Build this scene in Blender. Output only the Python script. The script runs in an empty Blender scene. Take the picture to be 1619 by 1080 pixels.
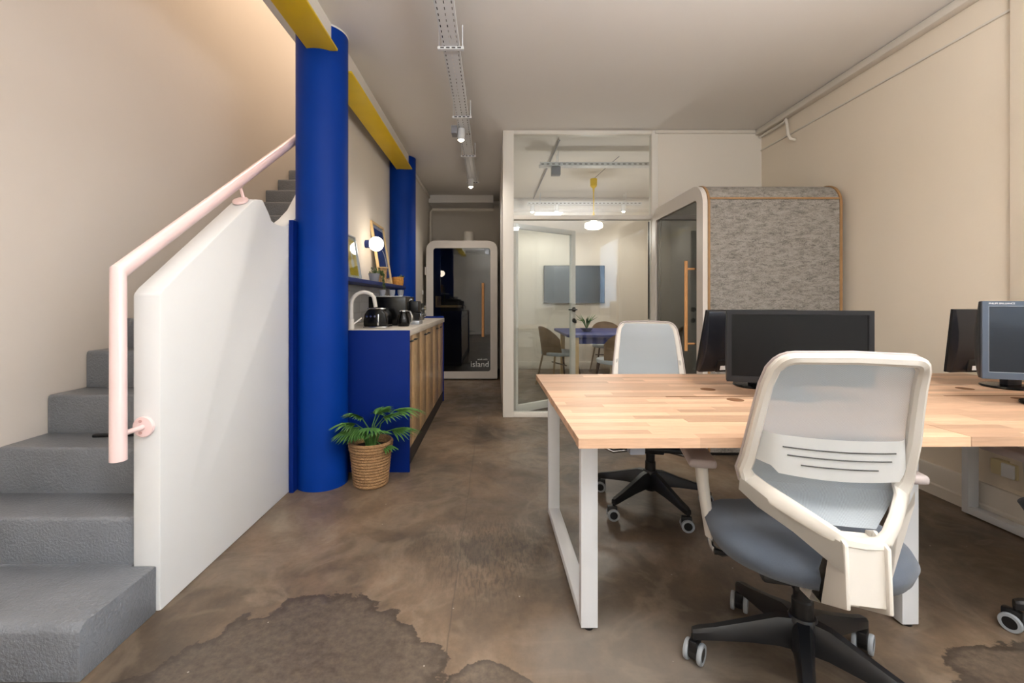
import bpy, bmesh, math, random
from math import sin, cos, pi, radians as R
from mathutils import Vector as V, Matrix
random.seed(7)
scn = bpy.context.scene
col = scn.collection

# ------------------------------------------------------------------ camera, world, lights, exposure
H = 1.125
cam = bpy.data.objects.new('camera', bpy.data.cameras.new('camera'))
cam.location = (0, 0, H); cam.rotation_euler = (pi/2, 0, 0)
cam.data.sensor_width = 36; cam.data.lens = 36*715/1619
cam.data.shift_x = 0.017; cam.data.shift_y = -0.0395
cam.data.clip_start = .02
col.objects.link(cam); scn.camera = cam

w = bpy.data.worlds.new('world'); scn.world = w; w.use_nodes = True
w.node_tree.nodes['Background'].inputs[0].default_value = (.72, .86, 1, 1)
w.node_tree.nodes['Background'].inputs[1].default_value = 1.6
scn.view_settings.view_transform = 'Standard'; scn.view_settings.look = 'None'
scn.view_settings.gamma = 1; scn.view_settings.use_curve_mapping = False
scn.view_settings.exposure = 0.50

def area(name, loc, rot, sx, sy, power, color):
    l = bpy.data.lights.new(name, 'AREA'); l.shape = 'RECTANGLE'; l.size = sx; l.size_y = sy
    l.energy = power; l.color = color
    o = bpy.data.objects.new(name, l); o.location = loc; o.rotation_euler = rot; col.objects.link(o); return o
def point(name, loc, power, color, r=.04):
    l = bpy.data.lights.new(name, 'POINT'); l.energy = power; l.color = color; l.shadow_soft_size = r
    o = bpy.data.objects.new(name, l); o.location = loc; col.objects.link(o); return o
def spot(name, loc, power, color, angle=100, r=.03):
    l = bpy.data.lights.new(name, 'SPOT'); l.energy = power; l.color = color; l.shadow_soft_size = r
    l.spot_size = R(angle); l.spot_blend = .7
    o = bpy.data.objects.new(name, l); o.location = loc; col.objects.link(o); return o

DAY = (.62, .80, 1.0); WARM = (1.0, .84, .68); SOFT = (1.0, .93, .85); NEUT = (.94, .97, 1.0)
# daylight through the shop window behind the camera
area('side_window_daylight', (2.66, -1.05, 1.68), (0, R(90), 0), 1.5, 1.6, 84, DAY)
# ceiling luminaires, with unseen uplights added to brighten the ceiling
area('front_ceiling_light', (1.0, .35, 2.74), (0, 0, 0),   .5, .5, 15, SOFT)
area('rear_ceiling_light', (.3, -1.3, 2.74), (0, 0, 0), .5, .5, 13, NEUT)
area('fill_uplight', (1.2, .3, 2.0), (R(180), 0, 0), 1.2, .6, 78, (.97, .98, 1))
area('fill_uplight_rear', (0, -1.2, 2.1), (R(180), 0, 0), 1.0, .5, 36, (.95, .98, 1))
area('stairwell_light', (-1.65, 3.3, 4.75), (0, 0, 0), .5, 1.8, 20, WARM)
area('left_ceiling_light', (-.9, .9, 2.74), (0, R(25), 0), .5, 1.2, 9, SOFT)
area('upper_landing_light', (-1.67, 5.6, 4.2), (R(-60), 0, 0), .5, .8, 8, WARM)

# ------------------------------------------------------------------ materials
MATS = {}
def lin(c):
    return tuple(((x/255)/12.92 if x/255 <= .04045 else ((x/255+.055)/1.055)**2.4) for x in c) + (1,)
def mat(name, rgb, rough=.6, metal=0, spec=.5, noise=0, nscale=8, bump=0, bscale=60, coat=0, rand=0, stretch=None, emit=0, ecol=None, sheen=0):
    m = bpy.data.materials.new(name); m.use_nodes = True; nt = m.node_tree; N = nt.nodes; L = nt.links
    b = N['Principled BSDF']; c = lin(rgb)
    b.inputs['Base Color'].default_value = c; b.inputs['Roughness'].default_value = rough
    b.inputs['Metallic'].default_value = metal; b.inputs['Specular IOR Level'].default_value = spec
    b.inputs['Coat Weight'].default_value = coat; b.inputs['Sheen Weight'].default_value = sheen
    tc = N.new('ShaderNodeTexCoord'); mp = N.new('ShaderNodeMapping'); L.new(tc.outputs['Object'], mp.inputs[0])
    if stretch: mp.inputs['Scale'].default_value = stretch
    if noise or rand:
        n = N.new('ShaderNodeTexNoise'); n.inputs['Scale'].default_value = nscale; n.inputs['Detail'].default_value = 6
        L.new(mp.outputs[0], n.inputs['Vector'])
        hs = N.new('ShaderNodeHueSaturation'); hs.inputs['Color'].default_value = c
        mr = N.new('ShaderNodeMapRange'); mr.inputs['To Min'].default_value = 1-noise; mr.inputs['To Max'].default_value = 1+noise
        mr.inputs['From Min'].default_value = .3; mr.inputs['From Max'].default_value = .7
        L.new(n.outputs['Fac'], mr.inputs['Value'])
        if rand:
            oi = N.new('ShaderNodeObjectInfo'); r2 = N.new('ShaderNodeMapRange')
            r2.inputs['To Min'].default_value = 1-rand; r2.inputs['To Max'].default_value = 1+rand*.6
            L.new(oi.outputs['Random'], r2.inputs['Value'])
            mu = N.new('ShaderNodeMath'); mu.operation = 'MULTIPLY'
            L.new(mr.outputs[0], mu.inputs[0]); L.new(r2.outputs[0], mu.inputs[1]); L.new(mu.outputs[0], hs.inputs['Value'])
        else: L.new(mr.outputs[0], hs.inputs['Value'])
        L.new(hs.outputs[0], b.inputs['Base Color'])
    if bump:
        n2 = N.new('ShaderNodeTexNoise'); n2.inputs['Scale'].default_value = bscale; n2.inputs['Detail'].default_value = 4
        L.new(mp.outputs[0], n2.inputs['Vector'])
        bp = N.new('ShaderNodeBump'); bp.inputs['Strength'].default_value = bump; bp.inputs['Distance'].default_value = .01
        L.new(n2.outputs['Fac'], bp.inputs['Height']); L.new(bp.outputs[0], b.inputs['Normal'])
    if emit:
        b.inputs['Emission Color'].default_value = lin(ecol or rgb); b.inputs['Emission Strength'].default_value = emit
    MATS[name] = m; return m

wallw = mat('plaster_cream', (232, 224, 212), .85, noise=.02, nscale=1.5, bump=.05, bscale=35)
wallr = mat('plaster_right', (234, 221, 202), .85, noise=.02, nscale=1.5, bump=.05, bscale=30)
wallp = mat('plaster_stair', (222, 211, 200), .85, noise=.02, nscale=1.2, bump=.08, bscale=20)
parw = mat('plaster_white', (226, 226, 225), .7, noise=.012, nscale=2, bump=.05, bscale=25)
ceilm = mat('ceiling_paint', (238, 234, 229), .9, noise=.012, nscale=1)
white = mat('white_paint', (232, 227, 218), .5)
trimw = mat('trim_white', (226, 218, 206), .55)
wmetal = mat('white_metal', (224, 225, 227), .35, noise=.01)
lumb = mat('lumbar_white', (236, 235, 232), .4)
wplast = mat('white_plastic', (212, 206, 197), .38, bump=.02, bscale=500)
blue = mat('blue_paint', (0, 52, 142), .5, spec=.15, noise=.05, nscale=5, bump=.05, bscale=30)
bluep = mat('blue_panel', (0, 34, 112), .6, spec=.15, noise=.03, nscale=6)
shelfb = mat('blue_shelf', (24, 46, 110), .5)
yell = mat('yellow_paint', (238, 200, 0), .45, noise=.02)
pink = mat('pink_paint', (242, 212, 209), .3, noise=.02, nscale=4, coat=.3)
stepm = mat('grey_step_paint', (116, 119, 125), .38, noise=.1, nscale=5, bump=.5, bscale=110)
black = mat('black_plastic', (14, 14, 16), .4)
blackm = mat('black_metal', (20, 21, 24), .35, noise=.05)
gloss = mat('black_gloss', (7, 7, 8), .22, spec=.4)
chrome = mat('chrome', (210, 212, 215), .15, metal=1)
fabric = mat('grey_blue_fabric', (78, 86, 98), .95, noise=.06, nscale=400, bump=.2, bscale=600, sheen=.2)
armg = mat('grey_pad', (176, 164, 160), .6)
tyre = mat('caster_grey', (150, 154, 158), .6)
wood = mat('beech_stave', (208, 170, 140), .45, noise=.09, nscale=14, rand=.30, stretch=(1, 12, 12), spec=.35)
woode = mat('oak_edge', (158, 120, 78), .5, noise=.1, nscale=20, stretch=(1, 1, 1))
woodh = mat('wood_handle', (206, 148, 92), .45, noise=.06, nscale=20)
ply = mat('plywood', (222, 190, 140), .5, noise=.06, nscale=8)
tilem = mat('white_tile', (226, 226, 222), .22, noise=.01, rand=.02)
grout = mat('grout', (190, 188, 182), .9)
counter = mat('worktop', (205, 196, 184), .45, noise=.12, nscale=6, stretch=(5, .6, 5))
toe = mat('dark_kick', (42, 34, 30), .7)
basketm = mat('seagrass', (158, 122, 84), .9, noise=.35, nscale=70, bump=.8, bscale=120, stretch=(1, 1, 2.2))
soil = mat('soil', (40, 28, 20), .95, noise=.3, nscale=60)
leafm = mat('palm_leaf', (84, 126, 62), .42, noise=.25, nscale=9, rand=.2)
leafd = mat('dark_leaf', (88, 108, 62), .5, noise=.2, nscale=30)
mons = mat('monitor_shell', (22, 24, 30), .32, noise=.05)
monb = mat('monitor_bezel', (26, 26, 28), .45, spec=.3)
monb2 = mat('monitor_bezel_slate', (74, 84, 98), .3)
screen = mat('screen_off', (9, 9, 10), .35, spec=.25)
screen2 = mat('screen_off_slate', (28, 34, 42), .25, coat=.2)
silver = mat('silver', (180, 184, 190), .35, metal=.6)
lab = mat('white_label', (225, 225, 225), .5)
boothw = mat('booth_frame', (212, 204, 196), .45)
feltd = mat('booth_inside', (80, 80, 82), .95, noise=.15, nscale=60)
tvm = mat('tv_screen', (46, 62, 76), .25)
tabb = mat('blue_table', (52, 62, 130), .4)
shellm = mat('chair_shell', (150, 126, 96), .5, noise=.08, nscale=12)
cushion = mat('light_cushion', (186, 192, 198), .9)
darkw = mat('dark_wood', (78, 52, 36), .5)
blindm = mat('blind_slat', (205, 215, 226), .7)
ceram = mat('ceramic', (140, 142, 150), .4)
beige = mat('socket_beige', (206, 192, 150), .5)
glow = mat('lamp_glow', (255, 244, 224), .5, emit=4, ecol=(255, 240, 215))
glows = mat('spot_glow', (255, 244, 224), .5, emit=22, ecol=(255, 236, 205))
gold = mat('yellow_print', (222, 190, 30), .35, noise=.12, nscale=14)
bprint = mat('blue_print', (62, 70, 104), .35, noise=.5, nscale=9)
paper = mat('paper', (228, 224, 216), .6)
bamboo = mat('woven_bamboo', (178, 142, 98), .7, noise=.4, nscale=60, bump=.6, bscale=80)
orangeb = mat('orange_basket', (200, 140, 66), .8, noise=.25, nscale=60, bump=.7, bscale=90)

def felt():
    m = mat('grey_felt', (128, 120, 112), .98); nt = m.node_tree; N = nt.nodes; L = nt.links; b = N['Principled BSDF']
    tc = N.new('ShaderNodeTexCoord'); mp = N.new('ShaderNodeMapping'); mp.inputs['Scale'].default_value = (1, 1, 2.8)
    L.new(tc.outputs['Object'], mp.inputs[0])
    n1 = N.new('ShaderNodeTexNoise'); n1.inputs['Scale'].default_value = 14; n1.inputs['Detail'].default_value = 10; n1.inputs['Roughness'].default_value = .75
    n1.inputs['Distortion'].default_value = .6
    n2 = N.new('ShaderNodeTexNoise'); n2.inputs['Scale'].default_value = 90; n2.inputs['Detail'].default_value = 6; n2.inputs['Distortion'].default_value = 1.5
    L.new(mp.outputs[0], n1.inputs['Vector']); L.new(mp.outputs[0], n2.inputs['Vector'])
    mx = N.new('ShaderNodeMath'); mx.operation = 'ADD'; L.new(n1.outputs['Fac'], mx.inputs[0])
    m2 = N.new('ShaderNodeMath'); m2.operation = 'MULTIPLY'; m2.inputs[1].default_value = .8; L.new(n2.outputs['Fac'], m2.inputs[0]); L.new(m2.outputs[0], mx.inputs[1])
    cr = N.new('ShaderNodeValToRGB'); e = cr.color_ramp.elements
    e[0].position = .62; e[0].color = lin((58, 55, 52)); e[1].position = 1.15; e[1].color = lin((158, 152, 145))
    L.new(mx.outputs[0], cr.inputs[0]); L.new(cr.outputs[0], b.inputs['Base Color'])
    return m
feltg = felt()

def reed():
    m = mat('reed_front', (196, 152, 98), .28, coat=.6); nt = m.node_tree; N = nt.nodes; L = nt.links; b = N['Principled BSDF']
    tc = N.new('ShaderNodeTexCoord'); mp = N.new('ShaderNodeMapping'); mp.inputs['Scale'].default_value = (1, 1, .14)
    L.new(tc.outputs['Object'], mp.inputs[0])
    n1 = N.new('ShaderNodeTexNoise'); n1.inputs['Scale'].default_value = 120; n1.inputs['Detail'].default_value = 5; n1.inputs['Distortion'].default_value = .4
    L.new(mp.outputs[0], n1.inputs['Vector'])
    cr = N.new('ShaderNodeValToRGB'); e = cr.color_ramp.elements
    e[0].position = .35; e[0].color = lin((168, 124, 76)); e[1].position = .66; e[1].color = lin((240, 206, 154))
    L.new(n1.outputs['Fac'], cr.inputs[0]); L.new(cr.outputs[0], b.inputs['Base Color']); b.inputs['Coat Roughness'].default_value = .12
    return m
reedm = reed()

def glassmat(name, tint, refl=1.0, rough=0.0, ior=1.5):
    m = bpy.data.materials.new(name); m.use_nodes = True; nt = m.node_tree; N = nt.nodes; L = nt.links
    for n in list(N):
        if n.type != 'OUTPUT_MATERIAL': N.remove(n)
    out = [n for n in N if n.type == 'OUTPUT_MATERIAL'][0]
    t = N.new('ShaderNodeBsdfTransparent'); t.inputs[0].default_value = lin(tint)
    g = N.new('ShaderNodeBsdfGlossy'); g.inputs['Roughness'].default_value = rough; g.inputs['Color'].default_value = (refl, refl, refl, 1)
    f = N.new('ShaderNodeFresnel'); gm = N.new('ShaderNodeNewGeometry'); mr = N.new('ShaderNodeMapRange')   # same reflectance from both faces of the pane
    mr.inputs['To Min'].default_value = ior; mr.inputs['To Max'].default_value = 1/ior
    L.new(gm.outputs['Backfacing'], mr.inputs['Value']); L.new(mr.outputs[0], f.inputs[0])
    mx = N.new('ShaderNodeMixShader'); L.new(f.outputs[0], mx.inputs[0]); L.new(t.outputs[0], mx.inputs[1]); L.new(g.outputs[0], mx.inputs[2])
    L.new(mx.outputs[0], out.inputs[0]); return m
glass = glassmat('clear_glass', (246, 249, 249), 1, 0, 1.45)
dglass = glassmat('tinted_glass', (208, 208, 206), 1, .01, 1.55)
jug = glassmat('jug_glass', (150, 150, 150), 1)

def meshmat():
    m = bpy.data.materials.new('back_mesh_weave'); m.use_nodes = True; nt = m.node_tree; N = nt.nodes; L = nt.links
    b = N['Principled BSDF']; b.inputs['Base Color'].default_value = lin((192, 200, 206)); b.inputs['Roughness'].default_value = .8
    out = [n for n in N if n.type == 'OUTPUT_MATERIAL'][0]
    tr = N.new('ShaderNodeBsdfTransparent'); mx = N.new('ShaderNodeMixShader')
    tl = N.new('ShaderNodeBsdfTranslucent'); tl.inputs[0].default_value = lin((176, 188, 198)); m1 = N.new('ShaderNodeMixShader'); m1.inputs[0].default_value = .3
    L.new(b.outputs[0], m1.inputs[1]); L.new(tl.outputs[0], m1.inputs[2])
    tc = N.new('ShaderNodeTexCoord'); sx = N.new('ShaderNodeSeparateXYZ'); L.new(tc.outputs['Object'], sx.inputs[0])
    def wave(sock, s):
        a = N.new('ShaderNodeMath'); a.operation = 'MULTIPLY'; a.inputs[1].default_value = s; L.new(sock, a.inputs[0])
        q = N.new('ShaderNodeMath'); q.operation = 'SINE'; L.new(a.outputs[0], q.inputs[0]); return q.outputs[0]
    a = wave(sx.outputs['X'], 1900); c = wave(sx.outputs['Z'], 1900)
    p = N.new('ShaderNodeMath'); p.operation = 'MULTIPLY'; L.new(a, p.inputs[0]); L.new(c, p.inputs[1])
    mr = N.new('ShaderNodeMapRange'); mr.inputs['From Min'].default_value = -.3; mr.inputs['From Max'].default_value = .5
    mr.inputs['To Min'].default_value = .97; mr.inputs['To Max'].default_value = .62
    L.new(p.outputs[0], mr.inputs['Value'])
    L.new(mr.outputs[0], mx.inputs[0]); L.new(tr.outputs[0], mx.inputs[1]); L.new(m1.outputs[0], mx.inputs[2]); L.new(mx.outputs[0], out.inputs[0])
    return m
meshm = meshmat()

def floormat():
    m = bpy.data.materials.new('polished_concrete'); m.use_nodes = True; nt = m.node_tree; N = nt.nodes; L = nt.links; b = N['Principled BSDF']
    geo = N.new('ShaderNodeNewGeometry')
    def noise(scale, detail=8, rough=.6, dist=0, stretch=(1, 1, 1)):
        mp = N.new('ShaderNodeMapping'); mp.inputs['Scale'].default_value = stretch; L.new(geo.outputs['Position'], mp.inputs[0])
        n = N.new('ShaderNodeTexNoise'); n.inputs['Scale'].default_value = scale; n.inputs['Detail'].default_value = detail
        n.inputs['Roughness'].default_value = rough; n.inputs['Distortion'].default_value = dist; L.new(mp.outputs[0], n.inputs['Vector']); return n
    def ramp(sock, stops):
        cr = N.new('ShaderNodeValToRGB'); L.new(sock, cr.inputs[0])
        e = cr.color_ramp.elements
        e[0].position, e[0].color = stops[0][0], stops[0][1]; e[1].position, e[1].color = stops[-1][0], stops[-1][1]
        for p, c in stops[1:-1]:
            q = e.new(p); q.color = c
        return cr.outputs[0]
    def mixc(f, a, c, typ='MIX', fv=None):
        x = N.new('ShaderNodeMix'); x.data_type = 'RGBA'; x.blend_type = typ
        if f is None: x.inputs[0].default_value = fv
        else: L.new(f, x.inputs[0])
        L.new(a, x.inputs[6])
        if hasattr(c, 'links'): L.new(c, x.inputs[7])
        else: x.inputs[7].default_value = c
        return x.outputs[2]
    def math_(op, a, c):
        x = N.new('ShaderNodeMath'); x.operation = op
        for i, s in enumerate((a, c)):
            if hasattr(s, 'links'): L.new(s, x.inputs[i])
            else: x.inputs[i].default_value = s
        return x.outputs[0]
    g = lambda v: (v, v, v, 1)
    base = ramp(noise(1.1, 9, .60, .25).outputs['Fac'], [(.30, lin((70, 60, 51))), (.44, lin((92, 78, 64))), (.56, lin((120, 100, 81))), (.72, lin((146, 132, 112)))])
    streak = noise(2.6, 9, .72, .3, (1, .55, 1)).outputs['Fac']
    base = mixc(None, base, ramp(streak, [(.3, g(.20)), (.7, g(.78))]), 'OVERLAY', .62)
    fine = noise(38, 6, .7).outputs['Fac']
    base = mixc(None, base, ramp(fine, [(.3, g(.40)), (.7, g(.60))]), 'OVERLAY', .5)
    blotch = ramp(noise(2.1, 5, .55, 2.2).outputs['Fac'], [(.50, g(0)), (.58, g(.22)), (.66, g(0))])
    base = mixc(blotch, base, lin((160, 144, 124)))
    # worn patches where the old screed shows: wobbly round fields with a dark rim
    sep = N.new('ShaderNodeSeparateXYZ'); L.new(geo.outputs['Position'], sep.inputs[0])
    nw = noise(3.2, 9, .62, .4).outputs['Fac']; nw2 = noise(14, 5, .7).outputs['Fac']
    def patch(cx, cy, rx, ry, amp=.9):
        dx = math_('DIVIDE', math_('SUBTRACT', sep.outputs['X'], cx), rx); dy = math_('DIVIDE', math_('SUBTRACT', sep.outputs['Y'], cy), ry)
        d = math_('SQRT', math_('ADD', math_('MULTIPLY', dx, dx), math_('MULTIPLY', dy, dy)), 0)
        d = math_('ADD', d, math_('MULTIPLY', math_('SUBTRACT', nw, .5), amp)); return math_('ADD', d, math_('MULTIPLY', math_('SUBTRACT', nw2, .5), .09))
    for (cx, cy, rx, ry) in ((-.60, 1.12, .50, .60), (.9, .98, .62, .30), (2.1, 1.2, .8, .35), (-.02, 1.16, .17, .26)):
        d = patch(cx, cy, rx, ry)
        inside = ramp(d, [(.96, g(1)), (1.0, g(0))]); rim = ramp(d, [(.90, g(0)), (.985, g(.75)), (1.02, g(0))])
        pc = ramp(fine, [(.3, lin((52, 45, 40))), (.7, lin((102, 90, 79)))])
        base = mixc(inside, base, mixc(None, base, pc, 'MIX', .72)); base = mixc(rim, base, lin((48, 40, 34)))
    haze = ramp(patch(.42, 1.45, .42, .22, 1.2), [(.55, g(.32)), (1.1, g(0))]); base = mixc(haze, base, lin((150, 145, 138)))
    scuff = N.new('ShaderNodeTexNoise'); scuff.inputs['Scale'].default_value = 55; scuff.inputs['Detail'].default_value = 8; scuff.inputs['Distortion'].default_value = .8
    smp = N.new('ShaderNodeMapping'); smp.inputs['Scale'].default_value = (1.6, .35, 1); smp.inputs['Rotation'].default_value = (0, 0, .35); L.new(geo.outputs['Position'], smp.inputs[0]); L.new(smp.outputs[0], scuff.inputs['Vector'])
    sm_ = ramp(patch(-.02, 2.05, .42, .42, 1.1), [(.4, g(.5)), (1.1, g(0))])
    base = mixc(math_('MULTIPLY', sm_, ramp(scuff.outputs['Fac'], [(.40, g(1)), (.56, g(0))])), base, lin((52, 43, 36)))
    # long saw-cut joint
    jl = ramp(math_('ABSOLUTE', math_('ADD', math_('ADD', sep.outputs['X'], .155), math_('MULTIPLY', math_('SUBTRACT', nw, .5), .02)), 0), [(.0, g(.6)), (.004, g(0))]); base = mixc(jl, base, lin((70, 60, 50)))
    # white paint specks
    sp = N.new('ShaderNodeTexVoronoi'); sp.inputs['Scale'].default_value = 9; L.new(geo.outputs['Position'], sp.inputs['Vector'])
    base = mixc(ramp(sp.outputs['Distance'], [(.0, g(.8)), (.025, g(.6)), (.035, g(0))]), base, lin((196, 190, 182)))
    L.new(base, b.inputs['Base Color'])
    L.new(ramp(noise(4, 6, .6, 1).outputs['Fac'], [(.3, g(.30)), (.7, g(.55))]), b.inputs['Roughness'])
    bp = N.new('ShaderNodeBump'); bp.inputs['Strength'].default_value = .12; bp.inputs['Distance'].default_value = .004; L.new(nw2, bp.inputs['Height']); L.new(bp.outputs[0], b.inputs['Normal'])
    return m
floorm = floormat()

# ------------------------------------------------------------------ geometry helpers
def smooth(me, ang=35):
    for p in me.polygons: p.use_smooth = True
    try: me.set_sharp_from_angle(angle=R(ang))
    except Exception: pass
def obj(name, bm, m=None, parent=None, label=None, cat=None, group=None, kind=None, loc=None, rot=None, sm=True):
    me = bpy.data.meshes.new(name)
    if isinstance(bm, bmesh.types.BMesh):
        bmesh.ops.recalc_face_normals(bm, faces=bm.faces); bm.to_mesh(me); bm.free()
    else: me.from_pydata(*bm)
    if m: me.materials.append(m)
    if sm: smooth(me)
    o = bpy.data.objects.new(name, me); col.objects.link(o)
    if parent: o.parent = parent
    if loc is not None: o.location = loc
    if rot is not None: o.rotation_euler = rot
    return tag(o, label, cat, group, kind)
def tag(o, label=None, cat=None, group=None, kind=None):
    if label: o['label'] = label
    if cat: o['category'] = cat
    if group: o['group'] = group
    if kind: o['kind'] = kind
    return o
def thing(name, label, cat, loc=(0, 0, 0), rz=0, group=None):
    o = bpy.data.objects.new(name, None); o.empty_display_size = .1; col.objects.link(o); o.location = loc; o.rotation_euler = (0, 0, rz)
    return tag(o, label, cat, group)
def struct(name, bm, m, parent=None, label=None):
    return obj(name, bm, m, parent, label=label, kind='structure' if not parent else None)
def copy_tree(o, parent=None):
    c = o.copy(); col.objects.link(c); c.parent = parent
    for ch in o.children: copy_tree(ch, c)
    return c
def join(a, b2):
    me = bpy.data.meshes.new('t'); b2.to_mesh(me); b2.free(); a.from_mesh(me); bpy.data.meshes.remove(me); return a
def box(x0, x1, y0, y1, z0, z1, bev=0, seg=2, bm=None):
    b = bmesh.new(); bmesh.ops.create_cube(b, size=1)
    for v in b.verts: v.co = V(((x0+x1)/2+v.co.x*(x1-x0), (y0+y1)/2+v.co.y*(y1-y0), (z0+z1)/2+v.co.z*(z1-z0)))
    if bev: bmesh.ops.bevel(b, geom=b.edges[:], offset=bev, segments=seg, profile=.5, affect='EDGES')
    return join(bm, b) if bm is not None else b
def prism(poly, axis, a0, a1, bev=0, bm=None, seg=2):
    b = bmesh.new()
    def P(p, a): return {'x': (a, p[0], p[1]), 'y': (p[0], a, p[1]), 'z': (p[0], p[1], a)}[axis]
    v0 = [b.verts.new(P(p, a0)) for p in poly]; v1 = [b.verts.new(P(p, a1)) for p in poly]
    b.faces.new(v0); b.faces.new(v1[::-1]); n = len(poly)
    for i in range(n): b.faces.new((v0[i], v0[(i+1) % n], v1[(i+1) % n], v1[i]))
    bmesh.ops.recalc_face_normals(b, faces=b.faces)
    if bev: bmesh.ops.bevel(b, geom=[e for e in b.edges if e.calc_face_angle(0) > .45], offset=bev, segments=seg, profile=.5, affect='EDGES')
    return join(bm, b) if bm is not None else b
def tube(pts, r, seg=12, bm=None, caps=True, closed=False):
    b = bmesh.new(); pts = [V(p) for p in pts]; n = len(pts); rs = r if isinstance(r, (list, tuple)) else [r]*n
    rings = []; up = None
    for i, p in enumerate(pts):
        if closed: t = (pts[(i+1) % n]-pts[i-1]).normalized()
        else:
            t = (pts[min(i+1, n-1)]-pts[max(i-1, 0)]).normalized()
        if up is None: up = t.orthogonal().normalized()
        up = (up-t*up.dot(t)).normalized(); s = t.cross(up)
        k = 1
        if 0 < i < n-1:
            c = (pts[i]-pts[i-1]).normalized().dot((pts[i+1]-pts[i]).normalized()); k = 1/max(.5, math.sqrt((1+c)/2))
            ax = ((pts[i]-pts[i-1]).normalized()-(pts[i+1]-pts[i]).normalized())
            ax = ax.normalized() if ax.length > 1e-5 else None
        else: ax = None
        ring = []
        for j in range(seg):
            d = (up*cos(2*pi*j/seg)+s*sin(2*pi*j/seg))*rs[i]
            if ax: d = d+ax*d.dot(ax)*(k-1)
            ring.append(b.verts.new(p+d))
        rings.append(ring)
    for i in range(n if closed else n-1):
        a, c = rings[i], rings[(i+1) % n]
        for j in range(seg): b.faces.new((a[j], a[(j+1) % seg], c[(j+1) % seg], c[j]))
    if caps and not closed: b.faces.new(rings[0][::-1]); b.faces.new(rings[-1])
    return join(bm, b) if bm is not None else b
def lathe(prof, seg=32, c=(0, 0, 0), axis='z', bm=None, closed=False):
    b = bmesh.new(); rings = []
    for (r, z) in prof:
        if r < 1e-6: rings.append([b.verts.new((0, 0, z))])
        else: rings.append([b.verts.new((r*cos(2*pi*j/seg), r*sin(2*pi*j/seg), z)) for j in range(seg)])
    prs = list(zip(rings, rings[1:]))+([(rings[-1], rings[0])] if closed else [])
    for a, d in prs:
        for j in range(seg):
            k = (j+1) % seg
            if len(a) == 1 and len(d) == 1: continue
            if len(a) == 1: b.faces.new((a[0], d[k], d[j]))
            elif len(d) == 1: b.faces.new((a[j], a[k], d[0]))
            else: b.faces.new((a[j], a[k], d[k], d[j]))
    M = Matrix.Translation(c) @ {'z': Matrix(), 'x': Matrix.Rotation(pi/2, 4, 'Y'), 'y': Matrix.Rotation(-pi/2, 4, 'X')}[axis]
    bmesh.ops.transform(b, matrix=M, verts=b.verts)
    return join(bm, b) if bm is not None else b
def cyl(c, r, h, seg=24, axis='z', bm=None, bev=0):
    p = [(0, 0), (r-bev, 0), (r, bev), (r, h-bev), (r-bev, h), (0, h)] if bev else [(0, 0), (r, 0), (r, h), (0, h)]
    return lathe(p, seg, c, axis, bm)
def rrect(y0, y1, z0, z1, r, n=8, corners=(1, 1, 1, 1)):
    # counter-clockwise from bottom left; corners bl, br, tr, tl
    out = []
    for (cx, cy, a0, on) in ((y0, z0, pi, corners[0]), (y1, z0, 1.5*pi, corners[1]), (y1, z1, 0, corners[2]), (y0, z1, .5*pi, corners[3])):
        if not on: out.append((cx, cy)); continue
        ox = cx+(r if cx == y0 else -r); oy = cy+(r if cy == z0 else -r)
        for k in range(n+1):
            a = a0+k/n*pi/2; out.append((ox+r*cos(a), oy+r*sin(a)))
    return out
def ringprism(outer, inner, axis, a0, a1):
    b = bmesh.new()
    def P(p, a): return {'x': (a, p[0], p[1]), 'y': (p[0], a, p[1]), 'z': (p[0], p[1], a)}[axis]
    n = len(outer); q = [[b.verts.new(P(p, a)) for p in s] for a in (a0, a1) for s in (outer, inner)]
    o0, i0, o1, i1 = q
    for i in range(n):
        j = (i+1) % n
        b.faces.new((o0[i], o0[j], i0[j], i0[i])); b.faces.new((o1[j], o1[i], i1[i], i1[j]))
        b.faces.new((o0[j], o0[i], o1[i], o1[j])); b.faces.new((i0[i], i0[j], i1[j], i1[i]))
    return b
def grid(fn, nu, nv, thick=0):
    vs = [fn(i/nu, j/nv) for j in range(nv+1) for i in range(nu+1)]
    b = bmesh.new(); vv = [b.verts.new(v) for v in vs]
    for j in range(nv):
        for i in range(nu):
            a = j*(nu+1)+i; b.faces.new((vv[a], vv[a+1], vv[a+nu+2], vv[a+nu+1]))
    if thick: bmesh.ops.solidify(b, geom=b.faces[:], thickness=thick)
    return b
def text(name, s, size, loc, rot, m, parent, extrude=.0004):
    c = bpy.data.curves.new(name, 'FONT'); c.body = s; c.size = size; c.extrude = extrude; c.align_x = 'LEFT'
    t = bpy.data.objects.new(name+'_tmp', c); col.objects.link(t)
    dg = bpy.context.evaluated_depsgraph_get(); me = bpy.data.meshes.new_from_object(t.evaluated_get(dg)); bpy.data.objects.remove(t)
    me.materials.clear(); me.materials.append(m)
    o = bpy.data.objects.new(name, me); col.objects.link(o); o.location = loc; o.rotation_euler = rot; o.parent = parent
    return o

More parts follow.
